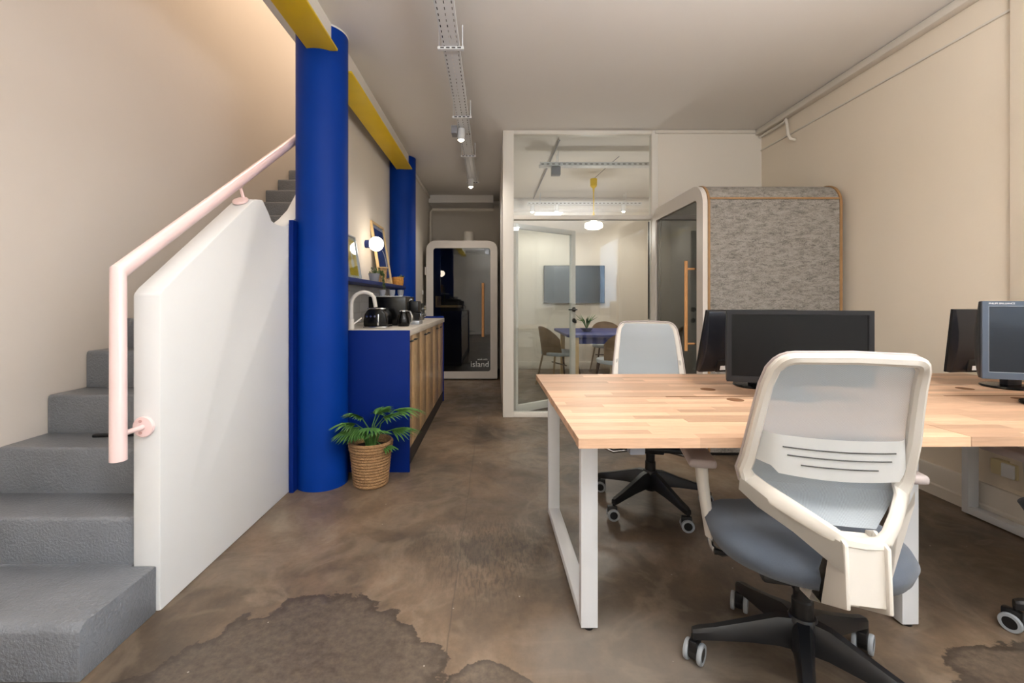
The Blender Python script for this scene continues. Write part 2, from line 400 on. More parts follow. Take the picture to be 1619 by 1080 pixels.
# ------------------------------------------------------------------ setting
XW = 2.58          # right wall
XL = -2.05         # stair wall
YP = 4.37          # glass partition
YF = 7.50          # far wall
ZC = 2.776
struct('floor', box(XL-.2, XW+.2, -2.5, YF+.2, -.1, 0), floorm)
struct('ceiling', box(-1.276, XW+.2, -2.5, YF+.2, ZC, ZC+.25, .004), ceilm)
struct('ceiling', box(XL-.2, -1.276, -2.5, .9, ZC, ZC+.25), ceilm)
struct('wall_left', box(XL-.2, XL, -2.5, YF, 0, 5), wallp)
wr = box(XW, XW+.2, -.25, YF, 0, ZC)
box(XW, XW+.2, -2.5, -1.85, 0, ZC, bm=wr); box(XW, XW+.2, -1.85, -.25, 0, .93, bm=wr); box(XW, XW+.2, -1.85, -.25, 2.43, ZC, bm=wr)
struct('wall_right', wr, wallr)
struct('wall_far', box(XL, XW, YF, YF+.2, 0, 5), wallw)
struct('wall_back', prism([(XL-.2, 0), (XW+.2, 0), (XW+.2, ZC), (XL-.2, ZC)], 'y', -2.4, -2.3), wallw)
struct('wall_upper', box(-1.276, -1.2, .9, 6.6, ZC+.25, 5), wallw)
struct('wall_shaft', box(XL, -1.2, .8, .9, ZC, 5), wallw)
struct('ceiling', box(XL-.2, -1.2, .8, YF+.2, 5, 5.1), ceilm)
# stair shaft wall behind the columns, and the kitchen wall; the corridor wall stands a little proud
struct('wall_kitchen', box(-1.30, -1.20, 3.12, 5.22, 0, ZC), wallw)
cw = struct('wall_corridor', box(-1.30, -1.035, 5.36, YF, 0, ZC), wallw)
obj('hatch', box(-1.0355, -1.032, 5.75, 6.9, .1, 2.0), trimw, cw); obj('latch', box(-1.034, -1.02, 6.45, 6.48, 1.22, 1.28), wmetal, cw)
# column lines of small settings
struct('trim_1', box(-1.035, -1.005, 5.45, YF, ZC-.05, ZC, .006), trimw)
struct('trim_2', box(XW-.065, XW, -2.3, YP, ZC-.055, ZC, .012), trimw)
struct('trim_3', box(XW-.012, XW, -2.3, YP, 2.572, 2.584, .003), trimw)
struct('trim_4', box(1.55, XW-.065, YP-.02, YP, ZC-.035, ZC-.002, .004), trimw)
struct('trim_5', box(XW-.03, XW, -.15, 2.24, .2, ZC-.06, .004), wallr)
struct('baseboard_right', prism([(XW, 0), (XW-.035, 0), (XW-.035, .06), (XW-.028, .068), (XW-.028, .155), (XW-.02, .17), (XW, .17)], 'y', -2.2, 3.25), trimw)
# meeting room side wall along the corridor and the solid part of the partition
struct('wall_meeting', box(.08, .13, YP+.07, YF, 0, ZC), white)
struct('wall_partition', box(1.58, XW, YP, YP+.08, 0, ZC), wallw)
struct('baseboard_meeting', box(.13, XW, YF-.02, YF, 0, .12, .004), trimw)
struct('trim_6', box(.13, XW, YF-.25, YF, 2.60, ZC), ceilm)
# bulkhead and pipes over the far booth
struct('trim_7', box(-1.03, -.02, 7.05, YF, 2.66, ZC), ceilm)

# glazed partition: window_1 with its frame and two panes
win = thing('window_1', None, None, (0, 0, 0)); win['kind'] = 'structure'
fr = box(.08, .185, YP, YP+.08, 0, ZC, .003)
box(1.52, 1.58, YP, YP+.08, 0, ZC, .003, bm=fr)
box(.185, 1.52, YP, YP+.08, ZC-.035, ZC, .003, bm=fr); box(.185, 1.52, YP, YP+.08, 1.915, 1.955, .003, bm=fr)
box(.185, 1.52, YP, YP+.08, 0, .045, .003, bm=fr)
obj('frame', fr, white, win)
obj('pane', box(.185, 1.52, YP+.036, YP+.042, 1.955, ZC-.035), glass, win, sm=False)
obj('pane', box(.185, 1.52, YP+.036, YP+.042, .045, 1.915), glass, win, sm=False)
obj('seal', box(1.500, 1.512, YP+.045, YP+.055, .95, 1.90), black, win)
# the door leaf standing open into the meeting room
dr = thing('door_1', None, None, (.20, YP+.13, .012), R(36)); dr['kind'] = 'structure'
DW, DH = .84, 1.885
df = box(0, .03, -.02, .02, 0, DH, .002); box(DW-.055, DW, -.02, .02, 0, DH, .002, bm=df)
box(.03, DW-.055, -.02, .02, DH-.05, DH, .002, bm=df); box(.03, DW-.055, -.02, .02, 0, .075, .002, bm=df)
obj('frame', df, white, dr)
obj('pane', box(.03, DW-.055, -.004, .004, .075, DH-.05), glass, dr, sm=False)
hd = cyl((DW-.03, -.03, 1.02), .026, .012, 20, 'y'); tube([(DW-.03, -.02, 1.02), (DW-.03, -.065, 1.02), (DW-.15, -.068, 1.02)], .008, 10, hd)
obj('handle', hd, blackm, dr)
lk = cyl((DW-.03, -.03, .90), .024, .012, 20, 'y'); box(DW-.035, DW-.025, -.06, -.03, .87, .905, bm=lk)
obj('lock', lk, blackm, dr)

# radiator-style skirting outlets
so = thing('wall_socket', 'beige double surface socket on the right wall under the desk', 'socket', (XW, 2.26, .285))
obj('housing', box(-.04, 0, -.06, .06, -.038, .038, .006), beige, so); obj('cover', box(-.052, -.04, -.055, .0, -.034, .034, .004), lab, so)
s2 = thing('junction_box', 'small white box on the right wall just below the desk top', 'box', (XW, 2.80, .42))
obj('housing', box(-.03, 0, -.06, .06, -.03, .03, .004), white, s2)
# pipes on the ceiling line
pp = tube([(XW-.03, YP-.03, 2.70), (XW-.03, 3.98, 2.70), (XW-.05, 3.93, 2.70), (XW-.055, 3.91, 2.66), (XW-.05, 3.90, 2.56), (XW-.045, 3.88, 2.52), (XW-.01, 3.86, 2.50)], .012, 10)
tag(obj('wall_pipe', pp, trimw), 'thin cream bent pipe at the top of the right wall by the partition', 'pipe')
pq = tube([(-.99, 7.0, 0.9), (-.99, 7.0, 2.50), (-.96, 7.0, 2.54), (-.02, 7.0, 2.54)], .02, 10)
tag(obj('corner_pipe', pq, trimw), 'pale pipe turning along the wall above the white far booth', 'pipe')

# ------------------------------------------------------------------ columns and beam
def column(x, y, lab_):
    c = thing('column', lab_, 'column', (x, y, 0))
    obj('shaft', cyl((0, 0, 0), .153, ZC, 64), blue, c)
    return c
c1 = column(-1.07, 2.81, 'thick blue column at the foot of the stairs, nearer of the two')
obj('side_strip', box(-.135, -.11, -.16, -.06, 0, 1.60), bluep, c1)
obj('collar', ringprism([(.154*cos(a*pi/24), .154*sin(a*pi/24)) for a in range(48)], [(.1531*cos(a*pi/24), .1531*sin(a*pi/24)) for a in range(48)], 'z', ZC-.012, ZC-.001), white, c1)
c2 = column(-1.07, 5.25, 'farther blue column at the end of the kitchen shelf')
bt = thing('steel_beam', 'yellow steel beam running under the ceiling between the blue columns', 'beam', (-1.02, 0, 0))
def beamseg(y0, y1):
    b = box(-.088, .088, y0, y1, 2.605, 2.62, .002); box(-.006, .006, y0, y1, 2.62, ZC, bm=b)
    return b
for (a, b_) in ((-2.2, 2.69), (2.95, 5.11)):
    obj('flange', box(-.088, .088, a, b_, 2.612, 2.626, .002), yell, bt)
    obj('web', box(-.048, .048, a, b_, 2.626, ZC), trimw, bt, 'cream painted web of the beam')

# ------------------------------------------------------------------ stairs, parapet and handrail
st = thing('staircase', 'grey painted concrete stairs climbing behind the white parapet wall', 'staircase', (0, 0, 0))
Y = [1.33, 1.645, 1.86, 2.07, 2.266, 2.45]; Z = [.168, .334, .521, .694, .875, 1.03]
for k in range(1, 13): Y.append(2.45+.2275*k); Z.append(1.03+.1556*k)
Y.append(Y[-1]+.23)
for i in range(len(Z)):
    x1 = -1.222 if i == 0 else -1.312
    y1 = Y[i+1]+.03 if i else 1.634
    y1 = Y[i+1]+.012
    poly = [(Y[i], 0), (y1, 0), (y1, Z[i]), (Y[i]+.012, Z[i]), (Y[i]+.003, Z[i]-.006), (Y[i], Z[i]-.02)] if i < 6 else [(Y[i], Z[i]-.4), (y1, Z[i]-.4), (y1, Z[i]), (Y[i]+.01, Z[i]), (Y[i], Z[i]-.012)]
    if i == 0:
        s = prism([(1.33, 0), (1.636, 0), (1.636, Z[0]), (1.36, Z[0]), (1.343, Z[0]-.005), (1.332, Z[0]-.022)], 'x', XL+.003, x1, .006)
        box(XL+.003, -1.312, 1.60, 1.66, 0, Z[0]-.0005, bm=s)
    else: s = prism(poly, 'x', XL+.003, x1, .004)
    obj('step', s, stepm, st)
struct('wall_landing', box(XL, -1.30, Y[-1]+.014, Y[-1]+.1, 0, Z[-1]-.002), wallp)
pf = [(1.637, 0), (3.10, 0), (3.10, 1.95), (3.0, 1.86), (2.85, 1.70), (2.738, 1.623), (2.65, 1.575), (2.60, 1.556), (2.545, 1.552), (2.49, 1.555), (2.458, 1.562),
      (2.425, 1.60), (2.37, 1.648), (2.364, 1.654), (2.30, 1.642), (2.27, 1.632), (1.66, 1.175), (1.637, 1.150)]
struct('wall_parapet', prism(pf, 'x', -1.31, -1.21, .008), parw)

hr = thing('handrail', 'pink tubular handrail fixed to the white stair parapet', 'handrail', (0, 0, 0))
XR = -1.26; YR = 1.514
top = (XR, 3.6, 1.222+.687*(3.6-YR))
obj('rail', tube([(XR, YR, .591), (XR, YR, 1.222), top], .0250, 28), pink, hr)
b1 = tube([(XR, YR+.01, .675), (XR-.005, 1.634, .672)], .009, 12); obj('bracket', b1, pink, hr)
d1 = cyl((XR-.005, 1.624, .672), .037, .013, 32, 'y', bev=.002); f1 = obj('flange', d1, pink, hr)
for dz in (-.021, .021): obj('screw', cyl((XR-.012, 1.622, .672+dz), .006, .003, 12, 'y'), mat('pink_dark', (216, 170, 164), .4) if dz < 0 else MATS['pink_dark'], f1)
zr = 1.222+.687*(2.24-YR)
obj('bracket', tube([(XR, 2.235, zr-.02), (XR, 2.275, 1.633)], .008, 12), pink, hr)
t = cyl((0, 0, 0), .037, .010, 32, 'z', bev=.002); f2 = obj('flange', t, pink, hr, loc=(XR, 2.245, 1.618), rot=(R(36.8), 0, 0))
tag(obj('black_strip', box(-.10, .13, -.012, .012, 0, .012, .002), black, loc=(-1.68, 2.02, .522), rot=(0, 0, .12)), 'thin black strip lying on the fourth stair beside the pink rail', 'strip')

# ------------------------------------------------------------------ ceiling cable tray and spots
tr = thing('cable_tray', 'long white perforated cable tray hanging from the ceiling above the corridor', 'cable tray', (0, 0, 0))
def trx(y): return -.262-.006*(y-2.7)
def perforated(x0f, y0, y1, z, horizontal=False, par=None, pitch=.05, w_=.10):
    """bottom plate with real slots, side flanges"""
    b = bmesh.new(); n = int((y1-y0)/pitch)
    hw = w_/2
    for s in (-1, 1): # side walls
        pts = box(-.001, .001, 0, 1, 0, .04)
        for v in pts.verts:
            yy = y0+v.co.y*(y1-y0); v.co = V((x0f(yy)+s*hw+v.co.x, yy, z+v.co.z))
        join(b, pts)
    for lx, lw in ((-.92, .08), (-.39, .33), (.39, .33), (.92, .08)):
        q = box(-hw*lw, hw*lw, 0, 1, 0, .0015)
        for v in q.verts:
            yy = y0+v.co.y*(y1-y0); v.co = V((x0f(yy)+lx*hw+v.co.x, yy, z+v.co.z))
        join(b, q)
    for k in range(n):
        yc = y0+(k+.5)*pitch
        for (sa, sb) in ((-.84, -.72), (-.06, .06), (.72, .84)): join(b, box(x0f(yc)+sa*hw, x0f(yc)+sb*hw, yc-pitch*.26, yc+pitch*.26, z+.0001, z+.0012))
    return b
for a, b_ in ((-2.0, 4.1), (4.14, 5.85)):
    obj('tray_channel', perforated(trx, a, b_, 2.645), wmetal, tr)
for yh in (.9, 1.8, 2.707, 3.72, 4.72, 5.77):
    hb = box(trx(yh)-.078, trx(yh)+.078, yh-.012, yh+.012, 2.628, 2.644); o = obj('hanger', hb, wmetal, tr)
    for k in range(4): obj('slot', box(trx(yh)-.062+k*.034, trx(yh)-.04+k*.034, yh-.0125, yh-.0118, 2.632, 2.640), mat('slot_dark', (70, 68, 66), .8) if 'slot_dark' not in MATS else MATS['slot_dark'], o, sm=False)
    for s in (-1, 1): obj('rod', cyl((trx(yh)+s*.07, yh, 2.63), .0035, ZC-2.63, 8), wmetal, tr)
wire = tube([(trx(y)+.02*sin(y*5), y, 2.654+.006*sin(y*9)) for y in [-1.9+i*.15 for i in range(51)]], .004, 6)
obj('cable', wire, black, tr)
for dx in (-.041, -.006, .040):  # extra black cables added above the slots so they look dark from below
    obj('cable', tube([(trx(y)+dx+.003*sin(y*4+dx*90), y, 2.652) for y in [-1.9+i*.15 for i in range(51)]], .005, 6), black, tr)
def spotlight(x, y, zt, lab_, length=.085, watts=14, par=None):
    s = thing('spotlight', lab_, 'spotlight', (x, y, 0), group='ceiling spotlights')
    obj('housing', lathe([(0, zt), (.03, zt), (.033, zt-.004), (.033, zt-length), (.028, zt-length), (.026, zt-length+.006), (0, zt-length+.006)], 24), wmetal, s)
    obj('stem', cyl((0, 0, zt-.001), .006, .004, 12), wmetal, s)
    obj('lens', lathe([(0, zt-length-.016), (.012, zt-length-.014), (.021, zt-length-.006), (.024, zt-length+.003), (0, zt-length+.004)], 20), glows, s)
    spot('spot_beam', (x, y, zt-length-.03), watts, SOFT, 150, .025)
    return s
spotlight(-.295, 3.98, 2.642, 'white cylinder spotlight under the cable tray, nearer one', .10)
spotlight(-.295, 5.62, 2.642, 'white cylinder spotlight at the far end of the cable tray', .10)
db = thing('driver_box', 'small grey box clipped under the cable tray beside the nearer spotlight', 'box', (-.345, 3.95, 0))
obj('housing', box(-.03, .02, -.05, .06, 2.575, 2.643, .004), ceram, db)

# ------------------------------------------------------------------ far booth (white, facing camera)
def booth_front():
    b = thing('phone_booth', 'white framed phone booth with dark glass door at the corridor end', 'phone booth', (-.975, 6.49, 0))
    W, Hh, D = 1.015, 1.985, .98; r = .13
    def rr2(y0, y1, z0, z1, rb, rt, n=8):
        out = []
        for (cx, cy, a0, r_) in ((y0, z0, pi, rb), (y1, z0, 1.5*pi, rb), (y1, z1, 0, rt), (y0, z1, .5*pi, rt)):
            ox = cx+(r_ if cx == y0 else -r_); oy = cy+(r_ if cy == z0 else -r_)
            for k in range(n+1):
                a = a0+k/n*pi/2; out.append((ox+r_*cos(a), oy+r_*sin(a)))
        return out
    obj('door_frame', ringprism(rr2(0, W, .02, Hh, .012, r), rr2(.10, W-.10, .12, Hh-.105, .035, .035), 'y', -.05, .0), boothw, b)
    obj('shell', ringprism(rr2(.012, W-.012, .03, Hh-.012, .012, r), rr2(.06, W-.06, .08, Hh-.06, .012, r-.04), 'y', .002, D), boothw, b)
    obj('back_panel', prism(rr2(.06, W-.06, .08, Hh-.06, .012, r-.04), 'y', D-.04, D-.02), feltd, b)
    obj('lining', ringprism(rr2(.062, W-.062, .082, Hh-.062, .012, r-.04), rr2(.09, W-.09, .10, Hh-.09, .012, r-.05), 'y', .02, D-.045), feltd, b)
    obj('glass', prism(rr2(.095, W-.095, .115, Hh-.10, .035, .035), 'y', -.03, -.022), dglass, b, sm=False)
    hnd = tube([(W-.205, -.10, .62), (W-.205, -.10, 1.38)], .018, 14); h = obj('handle', hnd, woodh, b)
    for z in (.72, 1.28): obj('standoff', tube([(W-.205, -.10, z), (W-.205, -.03, z)], .01, 10), woodh, h)
    obj('shelf', prism([(.10, .20), (.42, .20), (.46, .28), (.46, .70), (.10, .70)], 'z', 1.03, 1.06, .004), ply, b)
    obj('shelf_side', box(.10, .125, .2, .7, 1.06, 1.20), ply, b)
    for z in (.3, .95, 1.5): obj('hinge', cyl((-.012, -.03, z), .012, .11, 12), boothw, b)
    obj('vent', cyl((.585, .3, Hh-.02), .075, .20, 28, bev=.008), white, b)
    obj('base', box(.02, W-.02, .02, D-.02, 0, .03), black, b)
    text('lettering', 'island', .118, (W-.385, -.0305, .185), (pi/2, 0, 0), lab, b)
    text('lettering', 'work with', .034, (W-.285, -.0305, .282), (pi/2, 0, 0), lab, b)
    return b
booth_front()

# ------------------------------------------------------------------ near booth (grey felt, beside partition)
def booth_felt():
    x0, x1, y0, y1, zt = 1.545, 2.52, 3.28, 4.345, 1.99; r = .16
    b = thing('phone_booth', 'grey felt phone booth with rounded top beside the glass partition', 'phone booth', (x0, y0, 0))
    W = x1-x0; D = y1-y0
    def rr2(a0, a1, z0, z1, rb, rt, n=10):
        out = []
        for (cx, cy, s, r_) in ((a0, z0, pi, rb), (a1, z0, 1.5*pi, rb), (a1, z1, 0, rt), (a0, z1, .5*pi, rt)):
            ox = cx+(r_ if cx == a0 else -r_); oy = cy+(r_ if cy == z0 else -r_)
            for k in range(n+1):
                a = s+k/n*pi/2; out.append((ox+r_*cos(a), oy+r_*sin(a)))
        return out
    O = rr2(0, D, .02, zt, .012, r); I = rr2(.04, D-.04, .06, zt-.04, .012, r-.03)
    obj('door_frame', ringprism(O, rr2(.10, D-.10, .12, zt-.11, .03, .03), 'x', -.035, .0), boothw, b)
    obj('edge_trim', ringprism(rr2(-.004, D+.004, .016, zt+.004, .012, r), I, 'x', .002, .018), woode, b, 'oak edge band behind the white door frame')
    obj('edge_trim', ringprism(rr2(-.006, D+.006, .014, zt+.006, .012, r), I, 'x', W-.018, W), woode, b)
    obj('felt_shell', ringprism(O, I, 'x', .018, W-.018), feltg, b)
    obj('seam_strip', box(.018, W-.018, -.004, .004, zt-.125, zt-.113), woode, b, 'oak strip across the felt')
    obj('back_panel', prism(I, 'x', W-.06, W-.035), feltd, b)
    obj('lining', ringprism(rr2(.041, D-.041, .061, zt-.041, .012, r-.03), rr2(.07, D-.07, .09, zt-.07, .012, r-.05), 'x', .03, W-.065), feltd, b)
    obj('glass', prism(rr2(.095, D-.095, .115, zt-.105, .03, .03), 'x', -.022, -.015), dglass, b, sm=False)
    h = obj('handle', tube([(-.085, .17, .745), (-.085, .17, 1.43)], .013, 14), woodh, b)
    for z in (.80, 1.37): obj('standoff', tube([(-.085, .17, z), (-.022, .17, z)], .008, 10), woodh, h)
    h2 = obj('handle_reflection', tube([(.035, .17, .745), (.035, .17, 1.43)], .013, 14), woodh, b)  # rod behind the glass stands in for the handle's reflection
    obj('shelf', box(.30, W-.07, .08, .40, 1.08, 1.11, .01), ply, b); obj('bracket', prism([(.08, 1.08), (.30, 1.08), (.30, .98), (.08, .90)], 'x', .40, .43), ply, b)
    obj('base', box(.02, W-.02, .02, D-.02, 0, .03), black, b)
booth_felt()

# ------------------------------------------------------------------ kitchen
kc = thing('kitchen_cabinet', 'low kitchen cabinet run with blue end panels and reed pattern doors', 'cabinet', (0, 0, 0))
obj('end_panel', box(-1.195, -.558, 2.968, 2.988, 0, .932, .002), bluep, kc)
obj('end_panel', box(-1.195, -.572, 5.085, 5.105, 0, .955, .002), bluep, kc)
obj('carcass', box(-1.19, -.60, 2.99, 5.084, .112, .888), black, kc)
obj('toe_kick', box(-1.19, -.583, 2.99, 5.084, 0, .112), toe, kc)
DB = [2.99, 3.18, 3.51, 3.845, 4.26, 4.67, 5.084]; HB = [3.10, 3.27, 3.76, 3.93, 4.52, 4.80]
for k in range(6):
    d = obj('door', box(-.599, -.58, DB[k]+.0008, DB[k+1]-.0008, .115, .885, .0015), reedm, kc)
    obj('handle', box(-.58, -.558, HB[k]-.035, HB[k]+.035, .845, .855, .003), black, d)
tag(obj('worktop', box(-1.198, -.565, 2.99, 5.083, .89, .934, .003), counter), 'pale stone-look worktop lying on the reed-front kitchen cabinet', 'worktop')
# tiles: part of the kitchen wall
wk = bpy.data.objects['wall_kitchen']
tm = box(-.003, .004, -.148, .148, -.0435, .0435, .0015, 1); tm_me = None
g_ = obj('grout_bed', box(-1.2, -1.1975, 3.12, 5.1, .934, 1.26), grout, wk, sm=False)
rows = [(.981, 0), (1.072, 0), (1.163, 0), (1.235, 1)]
for rI, (zc, short) in enumerate(rows):
    for k in range(7):
        yc = 3.27+k*.302
        if yc+.148 > 5.12: continue
        if tm_me is None:
            o = obj('tile', tm, tilem, wk, loc=(-1.195, yc, zc)); tm_me = o
        else:
            o = tm_me.copy(); col.objects.link(o); o.location = (-1.195, yc, zc)
        if short: o.scale = (1, 1, .5)
tag(obj('wall_shelf', box(-1.2, -1.0, 2.97, 5.10, 1.262, 1.292, .002), shelfb), 'long dark blue shelf on the wall above the kitchen worktop', 'shelf')

fa = thing('faucet', 'white gooseneck faucet at the near end of the worktop', 'faucet', (-.97, 3.06, .934), R(0))
arc = [(0, 0, .005), (0, 0, .17)]+[(.082-.082*cos(a), 0.02*sin(a/2), .17+.082*sin(a)) for a in [i*pi/10 for i in range(1, 9)]]+[(.160, .02, .150)]
obj('spout', tube(arc, [.014]*2+[.013]*9, 16), wplast, fa); obj('body', cyl((0, 0, 0), .020, .07, 20, bev=.003), wplast, fa)
obj('lever', tube([(.015, 0, .035), (.065, .02, .075)], .0055, 10), wplast, fa)
# retro toaster-like coffee maker with chrome details
ke = thing('toaster', 'rounded black toaster with chrome base band next to the faucet', 'toaster', (-.84, 3.24, .934))
prof = [(-.083, .012), (.083, .012), (.082, .06), (.074, .10), (.055, .128), (.03, .138), (-.03, .138), (-.055, .128), (-.074, .10), (-.082, .06)]
obj('body', prism(prof, 'y', -.07, .12, .012, seg=3), gloss, ke); obj('base_band', box(-.082, .082, -.072, .118, .002, .012, .003), chrome, ke)
obj('top_band', box(-.058, .058, -.05, .10, .132, .141, .002), chrome, ke)
obj('lever', box(.02, .034, -.088, -.07, .02, .10, .004), chrome, ke)
for k in range(3): obj('button', cyl((-.055+k*.028, -.074, .083), .007, .005, 12, 'y'), chrome, ke)
jg = thing('glass_jug', 'dark glass coffee jug with chrome handle beside the black toaster', 'jug', (-.69, 3.43, .934))
obj('bowl', lathe([(0, 0), (.04, 0), (.048, .02), (.045, .06), (.03, .095), (.033, .11)], 24), gloss, jg)
obj('lid', cyl((0, 0, .108), .033, .014, 24, bev=.003), chrome, jg)
obj('handle', tube([(.02, -.02, .112), (.055, -.035, .11), (.07, -.042, .08), (.068, -.04, .04), (.06, -.035, .03)], .007, 10), chrome, jg)
cm = thing('coffee_machine', 'tall black coffee machine standing under the blue shelf', 'coffee machine', (-.82, 3.68, .934))
obj('body', box(-.16, .13, -.17, .20, 0, .225, .006), gloss, cm); obj('top_tray', box(-.12, .10, -.15, .18, .225, .232, .002), silver, cm)
obj('brew_head', box(.13, .20, .0, .14, .10, .19, .01), black, cm); obj('portafilter', tube([(.17, .07, .10), (.22, .05, .095)], .01, 10), chrome, cm)
obj('drip_tray', box(.13, .21, -.02, .16, 0, .03, .004), silver, cm); obj('steam_wand', tube([(.15, .16, .18), (.19, .17, .12), (.19, .17, .06)], .005, 8), chrome, cm)
obj('knob', cyl((.13, .05, .20), .014, .014, 16, 'x'), chrome, cm)
for k, (dx, dy) in enumerate(((-.08, -.05), (-.01, -.02), (.05, .03))):
    cpt = thing('cup', ['left of the three pale cups on the black coffee machine', 'middle one of the three pale cups on the black coffee machine', 'right one of the three pale cups on the black coffee machine'][k], 'cup', (-.82+dx, 3.68+dy, 1.166), group='cups on the coffee machine')
    obj('bowl', lathe([(0, .002), (.018, 0), (.024, .02), (.026, .05), (.023, .05), (.02, .01), (0, .008)], 18), ceram, cpt)
mw = thing('microwave', 'black microwave with two chrome knobs at the far end of the worktop', 'microwave', (-.80, 4.25, .934))
obj('body', box(-.25, .11, -.15, .20, .008, .17, .006), black, mw)
obj('door', box(.11, .118, -.15, .08, .012, .166, .002), gloss, mw)
for z in (.055, .115): obj('knob', cyl((.11, .145, z), .018, .022, 18, 'x', bev=.002), chrome, mw)
obj('foot', box(-.2, .08, -.12, .17, 0, .008), black, mw)

# shelf objects
def leaning_frame(name, lab_, y0, y1, h, border, fm, pm, inner, art=None):
    f = thing(name, lab_, 'picture', (-1.10, y0, 1.293)); f.rotation_euler = (0, R(-9), 0)
    W = y1-y0
    o = [(0, 0), (W, 0), (W, h), (0, h)]; i = [(border, border), (W-border, border), (W-border, h-border), (border, h-border)]
    obj('frame', ringprism(o, i, 'x', -.012, .012), fm, f)
    obj('mount', box(-.008, -.002, border*.6, W-border*.6, border*.6, h-border*.6), paper, f)
    p = obj('print', box(-.002, .001, inner, W-inner, inner, h-inner), pm, f, sm=False)
    if art: art(p, W, h)
    obj('glazing', box(.003, .005, border, W-border, border, h-border), glass, f, sm=False)
    return f
def art_y(p, W, h):
    obj('motif', prism([(W*.5+.035*cos(a)*1.0, h*.34+.05*sin(a)*(.6 if a > pi else 1)) for a in [i*pi/8 for i in range(16)]], 'x', .001, .002), lab, p, sm=False)
    obj('motif', prism([(W*.5+.018*cos(a), h*.62+.06*sin(a)) for a in [i*pi/8 for i in range(16)]], 'x', .001, .002), lab, p, sm=False)
def art_b(p, W, h):
    b = tube([(.002, W*.55+.10*cos(a), h*.36+.13*sin(a)) for a in [-.6+i*.25 for i in range(9)]], .004, 6); obj('motif', b, lab, p)
leaning_frame('picture_frame', 'silver framed yellow print leaning on the blue shelf', 3.42, 3.72, .36, .012, silver, gold, .035, art_y)
leaning_frame('picture_frame', 'large pale wood framed dark blue print leaning beside the globe lamp', 4.36, 4.84, .62, .022, ply, bprint, .06, art_b)
gl = thing('wall_lamp', 'glowing white globe lamp on a blue wall mount above the shelf', 'lamp', (-1.2, 4.20, 1.655))
obj('mount', cyl((0, 0, 0), .038, .05, 28, 'x', bev=.003), shelfb, gl)
gb = bmesh.new(); bmesh.ops.create_uvsphere(gb, u_segments=32, v_segments=20, radius=.068); obj('globe', gb, glow, gl, loc=(.10, 0, 0))
point('globe_bulb', (-1.02, 4.20, 1.655), 1.6, WARM, .06)
pt = thing('trailing_plant', 'small trailing ivy in a pale grey pot hanging over the blue shelf', 'plant', (-1.06, 3.98, 1.292))
obj('pot', lathe([(0, 0), (.036, 0), (.05, .075), (.046, .075), (.034, .012), (0, .012)], 24), ceram, pt)
random.seed(5); b = bmesh.new(); stems = bmesh.new()
def leafquad(b, p, d, s):
    d = d.normalized(); n = V((random.uniform(-1, 1), random.uniform(-1, 1), random.uniform(-.5, 1))).normalized(); q = d.cross(n).normalized()
    vs = [b.verts.new(p), b.verts.new(p+d*s*.5+q*s*.35), b.verts.new(p+d*s), b.verts.new(p+d*s*.5-q*s*.35)]; b.faces.new(vs)
for k in range(7):
    a = random.uniform(-.6, .8); p = V((.03*cos(a), .03*sin(a), .075)); path = [p.copy()]
    for s in range(3 if k < 4 else 16):
        tgt = V((.075+.004*random.random(), .055+.01*random.uniform(-1, 1), 0))
        p = p+V(((tgt.x-p.x)*.35+random.uniform(-.006, .006), (tgt.y-p.y)*.35+random.uniform(-.01, .01), (.01 if s < 2 else -.020))); path.append(p.copy())
        for q in range(3): leafquad(b, p, V((random.uniform(-1, 1), random.uniform(-1, 1), random.uniform(-1, .6))), .022)
    tube(path, .0015, 5, stems)
for k in range(40): leafquad(b, V((random.uniform(-.03, .06), random.uniform(-.03, .06), random.uniform(.07, .115))), V((random.uniform(-1, 1), random.uniform(-1, 1), random.uniform(-.4, 1))), .026)
obj('stems', stems, leafd, pt, kind='stuff'); obj('leaves', b, leafd, pt, kind='stuff')
vs = thing('woven_vase', 'tall woven bamboo cup in front of the blue print on the shelf', 'vase', (-1.035, 4.18, 1.292))
obj('body', lathe([(0, 0), (.034, 0), (.038, .1), (.044, .14), (.04, .14), (.034, .1), (.03, .01), (0, .01)], 24), bamboo, vs); obj('rim', lathe([(.041, .136), (.048, .138), (.048, .146), (.041, .146)], 24, closed=True), ply, vs)
bs = thing('small_basket', 'small orange woven basket at the far end of the blue shelf', 'basket', (-1.06, 4.96, 1.292))
obj('body', lathe([(0, 0), (.055, 0), (.062, .04), (.06, .095), (.054, .095), (.055, .04), (.05, .01), (0, .01)], 24), orangeb, bs)
b = bmesh.new()
for k in range(30): leafquad(b, V((random.uniform(-.01, .05), random.uniform(.0, .045), random.uniform(.07, .11))), V((random.uniform(-1, 1), random.uniform(-1, 1), random.uniform(-.6, 1))), .025)
obj('foliage', b, leafd, bs, kind='stuff')

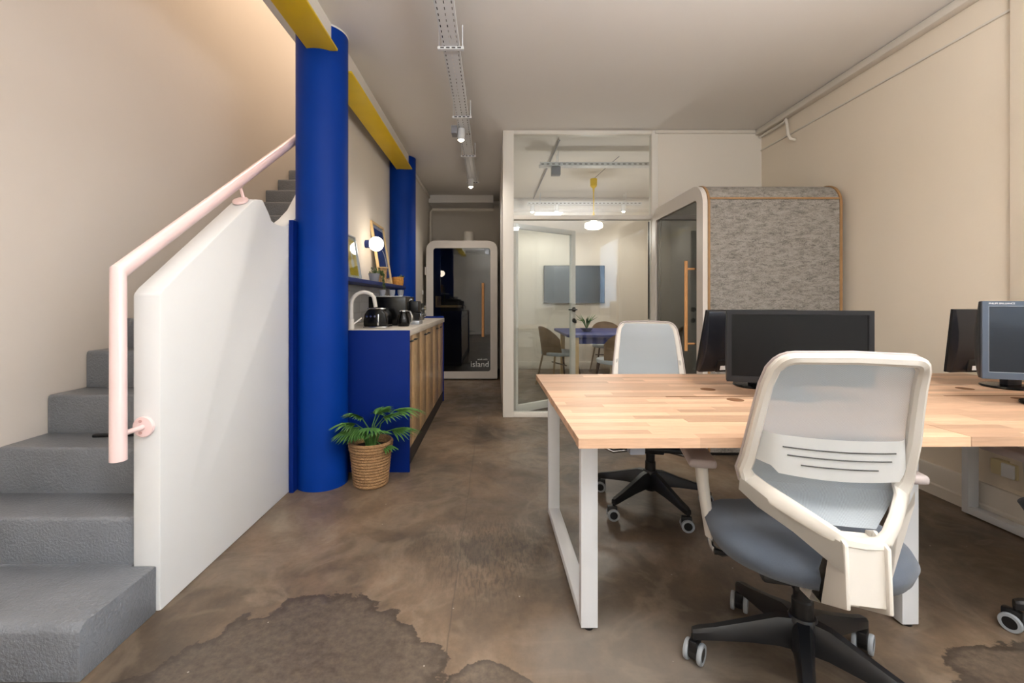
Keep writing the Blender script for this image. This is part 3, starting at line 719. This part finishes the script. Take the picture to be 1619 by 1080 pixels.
# ------------------------------------------------------------------ potted palm
pl = thing('potted_palm', 'green fan palm in a woven seagrass basket beside the blue column', 'plant', (-.762, 2.785, 0))
rp = [(0, 0), (.095, 0)]
for k in range(60):
    z = .004+k*.0044; rr = .100+.028*(z/.27)+.005*abs(sin(k*pi/4)); rp.append((rr+(.004 if z > .215 else 0), z))
rp += [(.128, .272), (.122, .272), (.115, .22), (0, .215)]
obj('basket', lathe(rp, 56), basketm, pl); obj('soil', cyl((0, 0, .19), .113, .035, 32), soil, pl)
random.seed(11)
def frond(az, stem_h, reach, spread, L, n, droop, par):
    base = V((.02*cos(az), .02*sin(az), .21)); tip = V((reach*cos(az), reach*sin(az), .22+stem_h))
    mid = (base+tip)/2+V((-.02*cos(az), -.02*sin(az), .04)); d = V((cos(az), sin(az), droop)).normalized()
    s = V((-sin(az), cos(az), 0)); u = s.cross(d)*-1
    st_ = tube([base, mid, tip], [.004, .0032, .0025], 6)
    b = bmesh.new()
    for k in range(n):
        f = (k/(n-1)-.5)*2; a = f*spread; ln = L*(1-.28*abs(f))*random.uniform(.9, 1.05)
        dd = (d*cos(a)+s*sin(a)).normalized(); w_ = .0115
        side = dd.cross(V((0, 0, 1))); side = side.normalized() if side.length > .1 else s
        pts = []
        for q in range(5):
            t_ = q/4; c = tip+dd*ln*t_+V((0, 0, -.05*t_*t_*ln/.15-.01*abs(f)*t_)); ww = w_*(.35+1.2*t_ if t_ < .5 else 1.9*(1-t_)+.02)
            fold = V((0, 0, ww*.55)); pts.append((b.verts.new(c+side*ww+fold), b.verts.new(c), b.verts.new(c-side*ww+fold)))
        for q in range(4):
            for h in (0, 1): b.faces.new((pts[q][h], pts[q][h+1], pts[q+1][h+1], pts[q+1][h]))
    fo = obj('frond', b, leafm, par); obj('stalk', st_, leafm, fo)
for args in ((pi*.98, .13, .08, 1.0, .16, 13, .12), (pi*.80, .17, .06, .9, .14, 12, .7), (pi*.5, .17, .04, 1.1, .13, 13, .9), (pi*.25, .18, .06, .8, .15, 12, .6),
             (0.02, .20, .13, .75, .17, 11, .25), (-.12, .10, .12, .9, .16, 12, .25), (-.5, .02, .10, .7, .09, 8, .3), (-2.75, .15, .10, .9, .15, 13, .35), (-2.35, .17, .06, .9, .13, 12, .8), (-.28, .17, .08, .8, .15, 12, .5), (-pi*.45, .12, .05, 1.2, .12, 13, .3),
             (-pi*.62, .11, .06, 1.0, .11, 12, .1), (-pi*.85, .10, .07, .8, .13, 10, .15), (-pi*.3, .09, .06, 1.0, .12, 12, .6)):
    args = list(args); args[1] *= 1.15; args[4] *= 1.3; args[2] *= 1.1
    if args[0] > 2.2: args[0] = -2.12
    if args[0] < -1.9: args[3] = .6; args[0] = max(args[0], -2.2)
    if .5 < args[0] < 2.2: args[4] *= .62; args[0] = min(args[0], 1.1)
    frond(*args, pl)
for k in range(7):
    a = random.uniform(0, 2*pi); obj('shoot', tube([(.02*cos(a), .02*sin(a), .21), (.04*cos(a), .04*sin(a), .30), (.05*cos(a), .05*sin(a), .33)], [.007, .006, .002], 6), leafm, pl)

# ------------------------------------------------------------------ bench desks
ZD = .738; TH = .028; RZ = R(.9)
O0 = V((.236, 1.271, 0))
def bench(lab_, x0, x1, frames):
    d = thing('bench_desk', lab_, 'desk', tuple(O0), RZ, 'beech bench desks')
    random.seed(int(x1*100))
    for (ya, yb) in ((0.0, .546), (.552, 1.118)):
        t = obj('desktop', box(x0+.002, x1-.002, ya+.002, yb-.002, ZD-TH, ZD-TH*.55), wood, d)
        nrow = 13; rh = (yb-ya)/nrow
        for r_ in range(nrow):
            x = x0-random.uniform(0, .35)
            while x < x1:
                ln = random.uniform(.30, .62); a, b_ = max(x, x0), min(x+ln, x1)
                if b_-a > .02:
                    o = obj('stave', box(a+.0001, b_-.0001, ya+r_*rh+.0001, ya+(r_+1)*rh-.0001, ZD-TH*(1 if r_ in (0, nrow-1) else .55)-0, ZD), wood, t, sm=False)
                x += ln
    return d
bdA = bench('beech bench desk on the left, reaching from the corridor side', 0, 1.122, 1)
bdB = bench('beech bench desk on the right, against the cream wall', 1.124, 2.30, 2)
def leg_frame(par, x0, x1, ya=.27, yb=1.123):
    f = obj('leg_frame', box(x0, x1, ya, ya+.035, 0.008, ZD-TH, .003), wmetal, par)
    obj('rear_leg', box(x0, x1, yb-.035, yb, 0.008, ZD-TH-.002, .003), wmetal, f)
    obj('foot_bar', box(x0+.001, x1-.001, ya+.03, yb-.03, .0085, .045, .003), wmetal, f)
    obj('top_bar', box(x0+.001, x1-.001, ya+.03, yb-.03, ZD-TH-.042, ZD-TH-.002, .003), wmetal, f)
    for y in (ya+.017, yb-.017): obj('glide', cyl(((x0+x1)/2, y, 0), .016, .009, 16), black, f)
leg_frame(bdA, .063, .121); leg_frame(bdB, 1.175, 1.233); leg_frame(bdB, 2.265, 2.323, .268, 1.10)
for y in (.33, 1.05):
    obj('rail', box(.121, 1.12, y, y+.03, ZD-TH-.036, ZD-TH-.004, .002), wmetal, bdA); obj('rail', box(1.233, 2.265, y, y+.03, ZD-TH-.036, ZD-TH-.004, .002), wmetal, bdB)
for d_, xa, xb in ((bdA, .125, 1.10), (bdB, 1.24, 2.26)):
    wb = tube([(xa, .06, ZD-TH-.012), (xb, .06, ZD-TH-.012)], .0018, 6)
    for k in range(6):
        x = xa+.08+k*(xb-xa-.1)/5; tube([(x, .06, ZD-TH), (x, .06, ZD-TH-.016), (x, .075, ZD-TH-.018)], .0018, 6, wb)
    obj('wire_rail', wb, wmetal, d_)
obj('cable_clip', box(.155, .20, .03, .06, ZD-TH-.03, ZD-TH, .004), ceram, bdA)
for d_, xs in ((bdA, (.715,)), (bdB, (1.86,))):
    for x in xs:
        for y in (.49, .70):
            # cable hole: flat disc on the top, the hole's shade put into its colour
            xo = x+(.0 if y < .6 else -.005)
            g1 = obj('cable_hole', lathe([(0, ZD+.0006), (.031, ZD+.0006), (.031, ZD), (0, ZD)], 32, (xo, y, 0)), mat('hole_shadow', (120, 82, 52), .9) if 'hole_shadow' not in MATS else MATS['hole_shadow'], d_, sm=False)
    obj('cable_slot', box(xs[0]-.25, xs[0]+.25, .543, .5555, ZD-.0005, ZD+.0004), MATS['hole_shadow'], d_, sm=False)  # flat strip, coloured with the shade of the cable opening

# ------------------------------------------------------------------ monitors
def monitor(lab_, x, y, rz, zc, W=.494, Hh=.288, tilt=0, bez=monb, scr=screen, shell=mons, rbase=.095, brand=None, bz=.016):
    """screen faces local -Y; origin at the centre of the stand on the desk"""
    m = thing('monitor', lab_, 'monitor', (x, y, ZD+.0008), rz, 'monitors on the bench desks')
    b = obj('stand_base', lathe([(0, 0), (rbase-.004, 0), (rbase, .004), (rbase-.002, .010), (rbase*.6, .014), (0, .015)], 44), gloss if shell is mons else black, m)
    obj('neck', box(-.036, .036, -.012, .022, .012, zc-.02, .004), mons, m)
    h0, h1 = -Hh/2, Hh/2
    sh = bmesh.new()
    prof = [(-.006, h0), (.012, h0), (.020, h0+.02), (.030, h0+.06), (.034, -.02), (.030, h1-.10), (.016, h1-.03), (.010, h1), (-.006, h1)]
    join(sh, prism(prof, 'x', -W/2, W/2, .004))
    s = obj('shell', sh, shell, m, loc=(0, -.045, zc), rot=(tilt, 0, 0))
    o = [(-W/2, h0), (W/2, h0), (W/2, h1), (-W/2, h1)]; i = [(-W/2+bz, h0+bz*1.35), (W/2-bz, h0+bz*1.35), (W/2-bz, h1-bz), (-W/2+bz, h1-bz)]
    obj('bezel', ringprism(o, i, 'y', -.014, -.005), bez, s, sm=False)
    obj('screen', box(-W/2+bz*.8, W/2-bz*.8, -.009, -.0065, h0+bz, h1-bz*.8), scr, s, sm=False)
    lip = ringprism(i, [(a*.992, c*.988) for a, c in i], 'y', -.0125, -.0092); obj('screen_lip', lip, silver if brand else monb, s, sm=False)
    # back: ridge line, lower service bay with sockets and labels
    rd = tube([(-W/2+.01, .020, h1-.075), (-W/4, .0285, h1-.095), (0, .034, h1-.10), (W/4, .0285, h1-.095), (W/2-.01, .020, h1-.075)], .0022, 6); obj('ridge', rd, monb2, s)
    obj('service_bay', box(-.12, .175, .024, .033, h0+.006, h0+.065, .003), black, s)
    for k, xx in enumerate((.118, .072, .02)): obj('sticker', box(xx, xx+.038, .033, .0338, h0+.016, h0+.036), lab, s, sm=False)
    obj('hinge', box(-.04, .04, .02, .05, -.04, .04, .005), shell, s)
    if brand: text('lettering', brand, .0085, (-W/2+.018, -.0144, h1-.0115), (pi/2, 0, 0), lab, s, .0002)
    return m
def mplace(px, py, yaw, off=-.045):
    # centre of the panel -> centre of the stand
    d = V((sin(yaw), -cos(yaw), 0)); return px-d.x*.045, py-d.y*.045
y_ = R(-17.7); a = mplace(1.178, 1.765, y_)
monitor('black monitor with dark screen facing the camera behind the near white chair', a[0], a[1], y_, (.805+1.083)/2-ZD)
y_ = R(193.5); a = mplace(1.178, 2.10, y_)
monitor('dark monitor seen from behind on the far side of the left desk', a[0], a[1], y_, (.800+1.083)/2-ZD, tilt=R(-14))
y_ = R(-18); a = mplace(2.055, 1.62, y_)
monitor('slate grey framed monitor facing the camera at the right picture edge', a[0], a[1], y_, (.836+1.124)/2-ZD, bez=monb2, scr=screen2, brand='PHILIPS BRILLIANCE', bz=.018)
y_ = R(186); a = mplace(2.30, 2.07, y_)
monitor('black monitor seen from behind by the cream wall on the right desk', a[0], a[1], y_, (.800+1.087)/2-ZD, tilt=R(-6), W=.48)

# ------------------------------------------------------------------ task chairs
def wprof(z):
    pts = [(.40, -.33), (.555, -.315), (.565, -.295), (.580, -.235), (.60, -.165), (.62, -.135), (.64, -.132), (.68, -.152), (.75, -.182), (.85, -.212), (.93, -.240), (1.0, -.287), (1.05, -.30)]
    for (a, wa), (b, wb) in zip(pts, pts[1:]):
        if a <= z <= b:
            t = (z-a)/(b-a); return wa+(wb-wa)*t
    return pts[-1][1] if z > 1 else pts[0][1]
def chair(lab_, x, y, rz, base_rot, zs=1.0):
    c = thing('office_chair', lab_, 'chair', (x, y, 0), rz, 'white mesh back office chairs')
    # back frame
    half = [(.0, .556, .026), (.035, .557, .028), (.06, .563, .034), (.11, .578, .040), (.165, .597, .042), (.198, .620, .040), (.207, .655, .034), (.200, .70, .032), (.194, .77, .029), (.186, .84, .027), (.178, .91, .026), (.170, .955, .026)]
    for k in range(1, 6):
        a = k/5*pi/2; half.append((.118+.05*cos(a), .950+.048*sin(a), .026))
    half += [(.06, 1.000, .026), (0, 1.002, .026)]
    path = half+[(-u, z, w_) for (u, z, w_) in half[-2:0:-1]]
    n = len(path); b = bmesh.new(); rings = []
    cen = V((0, .8))
    for i in range(n):
        p0, p1, p2 = path[i-1], path[i], path[(i+1) % n]
        t = V((p2[0]-p0[0], p2[1]-p0[1])).normalized(); nrm = V((t.y, -t.x))
        if nrm.dot(V((p1[0], p1[1]-.78))) < 0: nrm = -nrm
        u, z, bw = p1; wd = wprof(z)+.02*(abs(u)/.2)**2
        ring = []
        for (o_, d_) in ((0, -.010), (.0, .012), (-.006, .016), (-bw+.004, .012), (-bw, .006), (-bw, -.006), (-bw+.006, -.014), (-.008, -.016)):
            ring.append(b.verts.new((u+nrm.x*o_, wd+d_, (z+nrm.y*o_))))
        rings.append(ring)
    for i in range(n):
        A, B = rings[i], rings[(i+1) % n]
        for j in range(8): b.faces.new((A[j], A[(j+1) % 8], B[(j+1) % 8], B[j]))
    obj('back_frame', b, wplast, c)
    # piping along the front edge of the frame
    pi_ = tube([(p[0]*1.004, wprof(p[1])+.02*(abs(p[0])/.2)**2+.016, .8+(p[1]-.8)*1.004) for p in path], .004, 6, closed=True); obj('edge_piping', pi_, armg, c)
    # mesh, following the frame, bellied forward
    zs_ = [.575+.41*k/26 for k in range(27)]
    def hw(z):
        pts = [(.55, .05), (.575, .075), (.598, .150), (.622, .194), (.655, .198), (.70, .192), (.77, .182), (.84, .174), (.91, .167), (.955, .160), (.99, .135), (1.0, .11)]
        for (a, wa), (b_, wb) in zip(pts, pts[1:]):
            if a <= z <= b_: return wa+(wb-wa)*(z-a)/(b_-a)
        return .1
    def mf(u, v):
        z = .575+.412*v; h = hw(z)-.012; xx = (u*2-1)*h
        return V((xx, wprof(z)+.02*(xx/.2)**2+.010+.022*(1-(xx/h)**2)*min(1, v*5, (1-v)*5+.1), z))
    obj('back_mesh', grid(mf, 20, 26), meshm, c)
    # lumbar support: curved plate clipped to the frame sides
    def lf(u, v):
        a = u*2-1; xx = a*.178; zt = .782-.006*(1-a*a); zb = .684-.012*(1-a*a)+(.014 if abs(a) > .75 else 0)
        dep = -.048 if abs(a) < .8 else -.048+.045*(abs(a)-.8)/.2
        return V((xx, wprof(.72)+.02*a*a+dep+.004, zb+(zt-zb)*v))
    lb = obj('lumbar_support', grid(lf, 24, 6, .004), lumb, c)
    for zq, hl in ((.752, .125), (.732, .115), (.710, .085)):
        obj('slit', tube([(xx, wprof(.72)+.02*(xx/.178)**2-.0455+.0, zq-.006*(1-(xx/.178)**2)) for xx in [-hl+hl*2*k/10 for k in range(11)]], .0016, 5), MATS['slot_dark'], lb)
    # spine: side cheeks with recessed middle
    sp = [(-.335, .572), (-.345, .43), (-.16, .335), (-.03, .312), (-.03, .350), (-.14, .366), (-.222, .372), (-.238, .46), (-.245, .572), (-.28, .588)]
    s = prism(sp, 'x', -.046, -.037, .003); prism(sp, 'x', .037, .046, .003, s)
    sp2 = [(-.325, .564), (-.333, .437), (-.16, .345), (-.04, .318), (-.04, .346), (-.14, .362), (-.224, .37), (-.240, .46), (-.25, .566)]
    prism(sp2, 'x', -.037, .037, 0, s)
    for sg in (-1, 1):  # wings joining the spine to the frame
        wv = [(sg*.042, -.333, .572), (sg*.044, -.338, .505), (sg*.065, -.300, .515), (sg*.11, -.230, .542), (sg*.17, -.158, .568), (sg*.208, -.128, .600), (sg*.206, -.132, .635), (sg*.12, -.225, .582)]
        w2 = bmesh.new(); vv = [w2.verts.new(p) for p in wv]; w2.faces.new(vv if sg > 0 else vv[::-1]); bmesh.ops.solidify(w2, geom=w2.faces[:], thickness=.018); join(s, w2)
    obj('spine', s, wplast, c)
    # seat
    def seatpt(u, v, top):
        a = u*2-1; b_ = v*2-1; e = 2.6
        k = (abs(a)**e+abs(b_)**e)**(1/e); m_ = max(abs(a), abs(b_)); f = m_/k if k > 0 else 1
        X = a*f*(.245 if top is not None else .2); Yy = .02+b_*f*.235; X *= 1-.07*max(0, -b_)**2-.04*max(0, b_)**2
        r_ = min(1, m_)
        dome = (1-r_**6)
        zt = .448+.016*dome+.018*abs(a)**2*dome-.03*max(0, b_)**3; zb = .372+(.02*(r_**3))+.01*max(0, b_)
        return V((X, Yy, zt if top else zb))
    N = 20; b = bmesh.new(); T = [[b.verts.new(seatpt(i/N, j/N, True)) for i in range(N+1)] for j in range(N+1)]; Bq = [[b.verts.new(seatpt(i/N, j/N, False)*1) for i in range(N+1)] for j in range(N+1)]
    for j in range(N):
        for i in range(N):
            b.faces.new((T[j][i], T[j][i+1], T[j+1][i+1], T[j+1][i])); b.faces.new((Bq[j][i], Bq[j+1][i], Bq[j+1][i+1], Bq[j][i+1]))
    rim = [(0, i) for i in range(N)]+[(j, N) for j in range(N)]+[(N, N-i) for i in range(N)]+[(N-j, 0) for j in range(N)]
    mids = []
    for (j, i) in rim:
        t_, q = T[j][i].co, Bq[j][i].co; cc = V((0, .02, 0)); d = V((t_.x, t_.y-.02, 0)).normalized()
        mids.append(b.verts.new(V((t_.x, t_.y, 0))+d*.012+V((0, 0, (t_.z*.6+q.z*.4)))))
    for k in range(len(rim)):
        a0, a1 = rim[k], rim[(k+1) % len(rim)]
        b.faces.new((T[a0[0]][a0[1]], mids[k], mids[(k+1) % len(rim)], T[a1[0]][a1[1]])); b.faces.new((mids[k], Bq[a0[0]][a0[1]], Bq[a1[0]][a1[1]], mids[(k+1) % len(rim)]))
    so_ = obj('seat', b, fabric, c); smooth(so_.data, 60)
    obj('seat_pan', box(-.15, .15, -.14, .20, .350, .376, .01), black, c)
    me = box(-.06, .06, -.10, .12, .315, .352, .008); obj('tilt_mechanism', me, black, c)
    for sg in (-1, 1): obj('lever', tube([(sg*.06, .05, .335), (sg*.19, .05, .325), (sg*.23, .05, .328)], [.005, .006, .01], 8), black, c)
    # armrests
    for sg in (-1, 1):
        xr = .30 if sg > 0 else .265
        ar = obj('arm_pad', box(sg*xr-.042, sg*xr+.042, +.035, .225, .592, .620, .010, 3), armg, c)
        ps = bmesh.new()
        ring = []
        for (u, z, ww, dd) in ((.262, .592, .030, .020), (.258, .54, .028, .019), (.244, .43, .026, .017), (.236, .36, .022, .014)):
            ring.append([ps.verts.new((sg*(u+xr-.265+ca*dd), .085+sa*ww, z)) for ca, sa in [(cos(k*pi/6), sin(k*pi/6)) for k in range(12)]])
        for A, B in zip(ring, ring[1:]):
            for j in range(12): ps.faces.new((A[j], A[(j+1) % 12], B[(j+1) % 12], B[j]))
        ps.faces.new(ring[0]); ps.faces.new(ring[-1][::-1])
        obj('arm_post', ps, wplast, c)
        obj('arm_bracket', tube([(sg*(xr-.03), .085, .372), (sg*(xr-.033), .085, .335), (sg*.222, .085, .315), (sg*.20, .085, .306), (sg*.10, .085, .325), (sg*.06, .085, .333)], .010, 12), chrome, c)
    # column and five-star base
    obj('gas_column', lathe([(0, .10), (.028, .10), (.028, .24), (.024, .245), (.024, .318), (0, .318)], 28), black, c)
    hb = lathe([(0, .085), (.03, .085), (.038, .10), (.040, .185), (.034, .195), (0, .195)], 28); obj('hub', hb, blackm, c)
    lr = base_rot-rz
    for k in range(5):
        a = lr+k*2*pi/5; b = bmesh.new(); rg = []
        for (q, ht, zb, hwd) in ((.02, .085, .105, .030), (.07, .078, .108, .024), (.15, .055, .102, .020), (.24, .036, .090, .018), (.292, .030, .082, .017), (.305, .026, .080, .012)):
            rg.append([b.verts.new((q, yy, zz)) for yy, zz in ((-hwd, zb), (hwd, zb), (hwd, zb+ht*.72), (hwd*.55, zb+ht), (-hwd*.55, zb+ht), (-hwd, zb+ht*.72))])
        for A, B in zip(rg, rg[1:]):
            for j in range(6): b.faces.new((A[j], A[(j+1) % 6], B[(j+1) % 6], B[j]))
        b.faces.new(rg[0]); b.faces.new(rg[-1][::-1])
        bmesh.ops.transform(b, matrix=Matrix.Rotation(a, 4, 'Z'), verts=b.verts); obj('base_leg', b, blackm, c)
        ca = a+(.9, -.5, 1.9, .4, -1.2)[k]
        cp = V((.300*cos(a), .300*sin(a), 0)); hood = box(-.013, .013, -.034, .016, .036, .072, .005); cyl((0, 0, .066), .008, .02, 12, bm=hood); cyl((-.012, -.006, .031), .022, .024, 20, 'x', hood)
        bmesh.ops.transform(hood, matrix=Matrix.Translation(cp) @ Matrix.Rotation(ca, 4, 'Z'), verts=hood.verts)
        ch = obj('caster', hood, black, c)
        for sg in (-1, 1):
            wh = lathe([(.020, -.0065), (.029, -.0065), (.031, -.003), (.031, .003), (.029, .0065), (.020, .0065)], 28, (sg*.0205, -.006, .031), 'x', closed=True)
            bmesh.ops.transform(wh, matrix=Matrix.Translation(cp) @ Matrix.Rotation(ca, 4, 'Z'), verts=wh.verts); obj('tyre', wh, tyre, ch)
            wc = cyl((sg*.0205-.005, -.006, .031), .0202, .010, 24, 'x')
            bmesh.ops.transform(wc, matrix=Matrix.Translation(cp) @ Matrix.Rotation(ca, 4, 'Z'), verts=wc.verts); obj('wheel_disc', wc, black, ch)
    return c
chair('white mesh backed office chair in front of the near desk, back to the camera', .913, 1.341, R(-13), R(95))
chair('white backed office chair behind the left desk, facing the camera', .861, 2.50, R(166), R(215))
chair('office chair cut by the right picture edge under the right desk', 2.035, 1.39, R(-4), R(150))

# ------------------------------------------------------------------ meeting room contents
tv = thing('television', 'large wall mounted dark screen on the meeting room far wall', 'television', (1.31, YF-.02, 1.40))
obj('housing', box(-.50, .50, -.05, 0, -.31, .31, .004), black, tv); obj('screen', box(-.49, .49, -.053, -.049, -.30, .30), tvm, tv, sm=False)
mt = thing('meeting_table', 'dark blue meeting table behind the glass partition', 'table', (1.62, 6.05, 0))
obj('table_top', prism(rrect(-.74, .74, -.62, .72, .08), 'z', .685, .72, .006), tabb, mt)
for sx in (-1, 1):
    for sy in (-.5, .6): obj('leg', box(sx*.62-.03, sx*.62+.03, sy-.03, sy+.03, 0, .685, .004), ply, mt)
obj('apron', box(-.62, .62, -.52, -.49, .60, .685), tabb, mt)
def shell_chair(lab_, x, y, rz):
    c = thing('meeting_chair', lab_, 'chair', (x, y, 0), rz, 'shell chairs round the blue table')
    def sf(u, v):
        a = (u*2-1); ang = a*1.25; hgt = .80-.16*abs(a)**2.2; z = .42+(hgt-.42)*v
        r_ = .23+.03*v; return V((r_*sin(ang), -.22*cos(ang)*1.0-.05*v+.02, z))
    obj('shell', grid(sf, 20, 8, .012), shellm, c)
    obj('seat', prism([(.24*abs(cos(t))**.8*(1 if cos(t) > 0 else -1), .03+.23*abs(sin(t))**.8*(1 if sin(t) > 0 else -1)) for t in [k*pi/12 for k in range(24)]], 'z', .42, .47, .012), cushion, c)
    for sx in (-1, 1):
        for sy in (-1, 1): obj('leg', tube([(sx*.17, .02+sy*.15, .42), (sx*.24, .02+sy*.22, 0.0)], [.014, .010], 10), darkw if sy > 0 else shellm, c)
    obj('crossbar', tube([(-.2, .02, .30), (.2, .02, .30)], .008, 8), darkw, c)
    return c
shell_chair('brown shell chair at the left side of the blue meeting table', .83, 5.95, R(-70))
shell_chair('brown shell chair at the near side of the blue meeting table', 1.42, 5.12, R(12))
shell_chair('brown shell chair at the far side of the blue meeting table', 1.75, 6.98, R(180))
dp = thing('table_plant', 'young palm in a pale bowl on the blue meeting table', 'plant', (1.22, 6.0, .72))
obj('bowl', lathe([(0, 0), (.04, 0), (.09, .05), (.085, .05), (.036, .008), (0, .008)], 24), ceram, dp)
b = bmesh.new()
for k in range(16):
    a = random.uniform(0, 2*pi); tube([(0, 0, .03), (.05*cos(a), .05*sin(a), .14), (.15*cos(a), .15*sin(a), .19+random.uniform(-.04, .05))], [.003, .007, .001], 5, b)
obj('fronds', b, leafm, dp, kind='stuff')
pdn = thing('pendant_lamp', 'yellow pendant lamp with white glass shade in the meeting room', 'lamp', (1.27, 5.80, 0))
obj('canopy', lathe([(0, 2.69), (.045, 2.69), (.042, 2.60), (.02, 2.575), (0, 2.575)], 24), yell, pdn); obj('rod', lathe([(0, 2.58), (.012, 2.575), (.008, 2.5), (.008, 2.28), (.018, 2.21), (.022, 2.19), (0, 2.19)], 16), yell, pdn)
obj('shade', lathe([(0, 2.19), (.055, 2.185), (.06, 2.17), (.035, 2.155), (.045, 2.14), (.105, 2.125), (.115, 2.10), (.112, 2.07), (.08, 2.05), (0, 2.045)], 32), glow, pdn)
obj('cable', tube([(0, 0, 2.69), (.10, -.5, 2.745), (.13, -.72, 2.75)], .004, 6), ceram, pdn)
point('pendant_bulb', (1.27, 5.80, 1.95), 17, SOFT, .1)
def xtray(name, lab_, x0, x1, y, z):
    t_ = thing(name, lab_, 'cable tray', (0, y, 0), group='meeting room cable trays')
    bm_ = perforated(lambda q: 0, x0, x1, z, w_=.10, pitch=.07)
    for v in bm_.verts: v.co = V((v.co.y, v.co.x, v.co.z))
    obj('tray_channel', bm_, wmetal, t_)
    sl = bmesh.new(); n = int((x1-x0)/.06)
    for k in range(n): join(sl, box(x0+k*.06+.015, x0+k*.06+.045, -.0525, -.0512, z+.014, z+.022))
    obj('side_slots', sl, MATS['slot_dark'], t_, kind='stuff', sm=False)
    for xx in (x0+.2, x1-.25):
        for s in (-1, 1): obj('rod', cyl((xx, s*.055, z), .004, ZC-z, 8), wmetal, t_)
    return t_
xtray('cable_tray', 'nearer white perforated cable tray under the meeting room ceiling', .50, 2.2, 5.04, 2.62)
xtray('cable_tray', 'farther white perforated cable tray under the meeting room ceiling', .50, 2.25, 6.95, 2.60)
cd = tube([(.66, 4.6, ZC-.015), (.65, 5.3, ZC-.015), (.62, 7.2, ZC-.015)], .009, 8); tag(obj('ceiling_conduit', cd, ceram), 'thin grey conduit running along the meeting room ceiling', 'conduit')
spotlight(.58, 6.98, 2.60, 'leftmost glowing spotlight seen through the partition glass', .10, 9)
spotlight(.95, 6.95, 2.60, 'middle glowing spotlight under the far meeting room tray', .10, 9)
spotlight(1.98, 6.95, 2.60, 'rightmost glowing spotlight under the far meeting room tray', .10, 9)
b2 = thing('junction_box', 'small grey box hanging under the near meeting room cable tray', 'box', (.68, 5.03, 2.55)); obj('housing', box(-.05, .05, -.04, .04, -.03, .065, .004), ceram, b2)
wb = thing('window_2', None, None, (XW, -1.85, .93)); wb['kind'] = 'structure'   # side window near the camera, with vertical blinds
obj('frame', ringprism([(0, 0), (1.6, 0), (1.6, 1.5), (0, 1.5)], [(.05, .05), (1.55, .05), (1.55, 1.45), (.05, 1.45)], 'x', .02, .07), white, wb)
for k in range(13): obj('blind_slat', box(-.045, .045, -.001, .001, .02, 1.46), blindm, wb, loc=(-.06, .05+k*.125, .0), rot=(0, 0, R(25)))
obj('blind_rail', box(-.09, -.02, 0, 1.6, 1.46, 1.50, .003), white, wb)
sk = thing('wall_socket', 'white socket low on the meeting room far wall', 'socket', (.87, YF, .32)); obj('housing', box(-.05, .05, -.015, 0, -.04, .04, .004), white, sk)
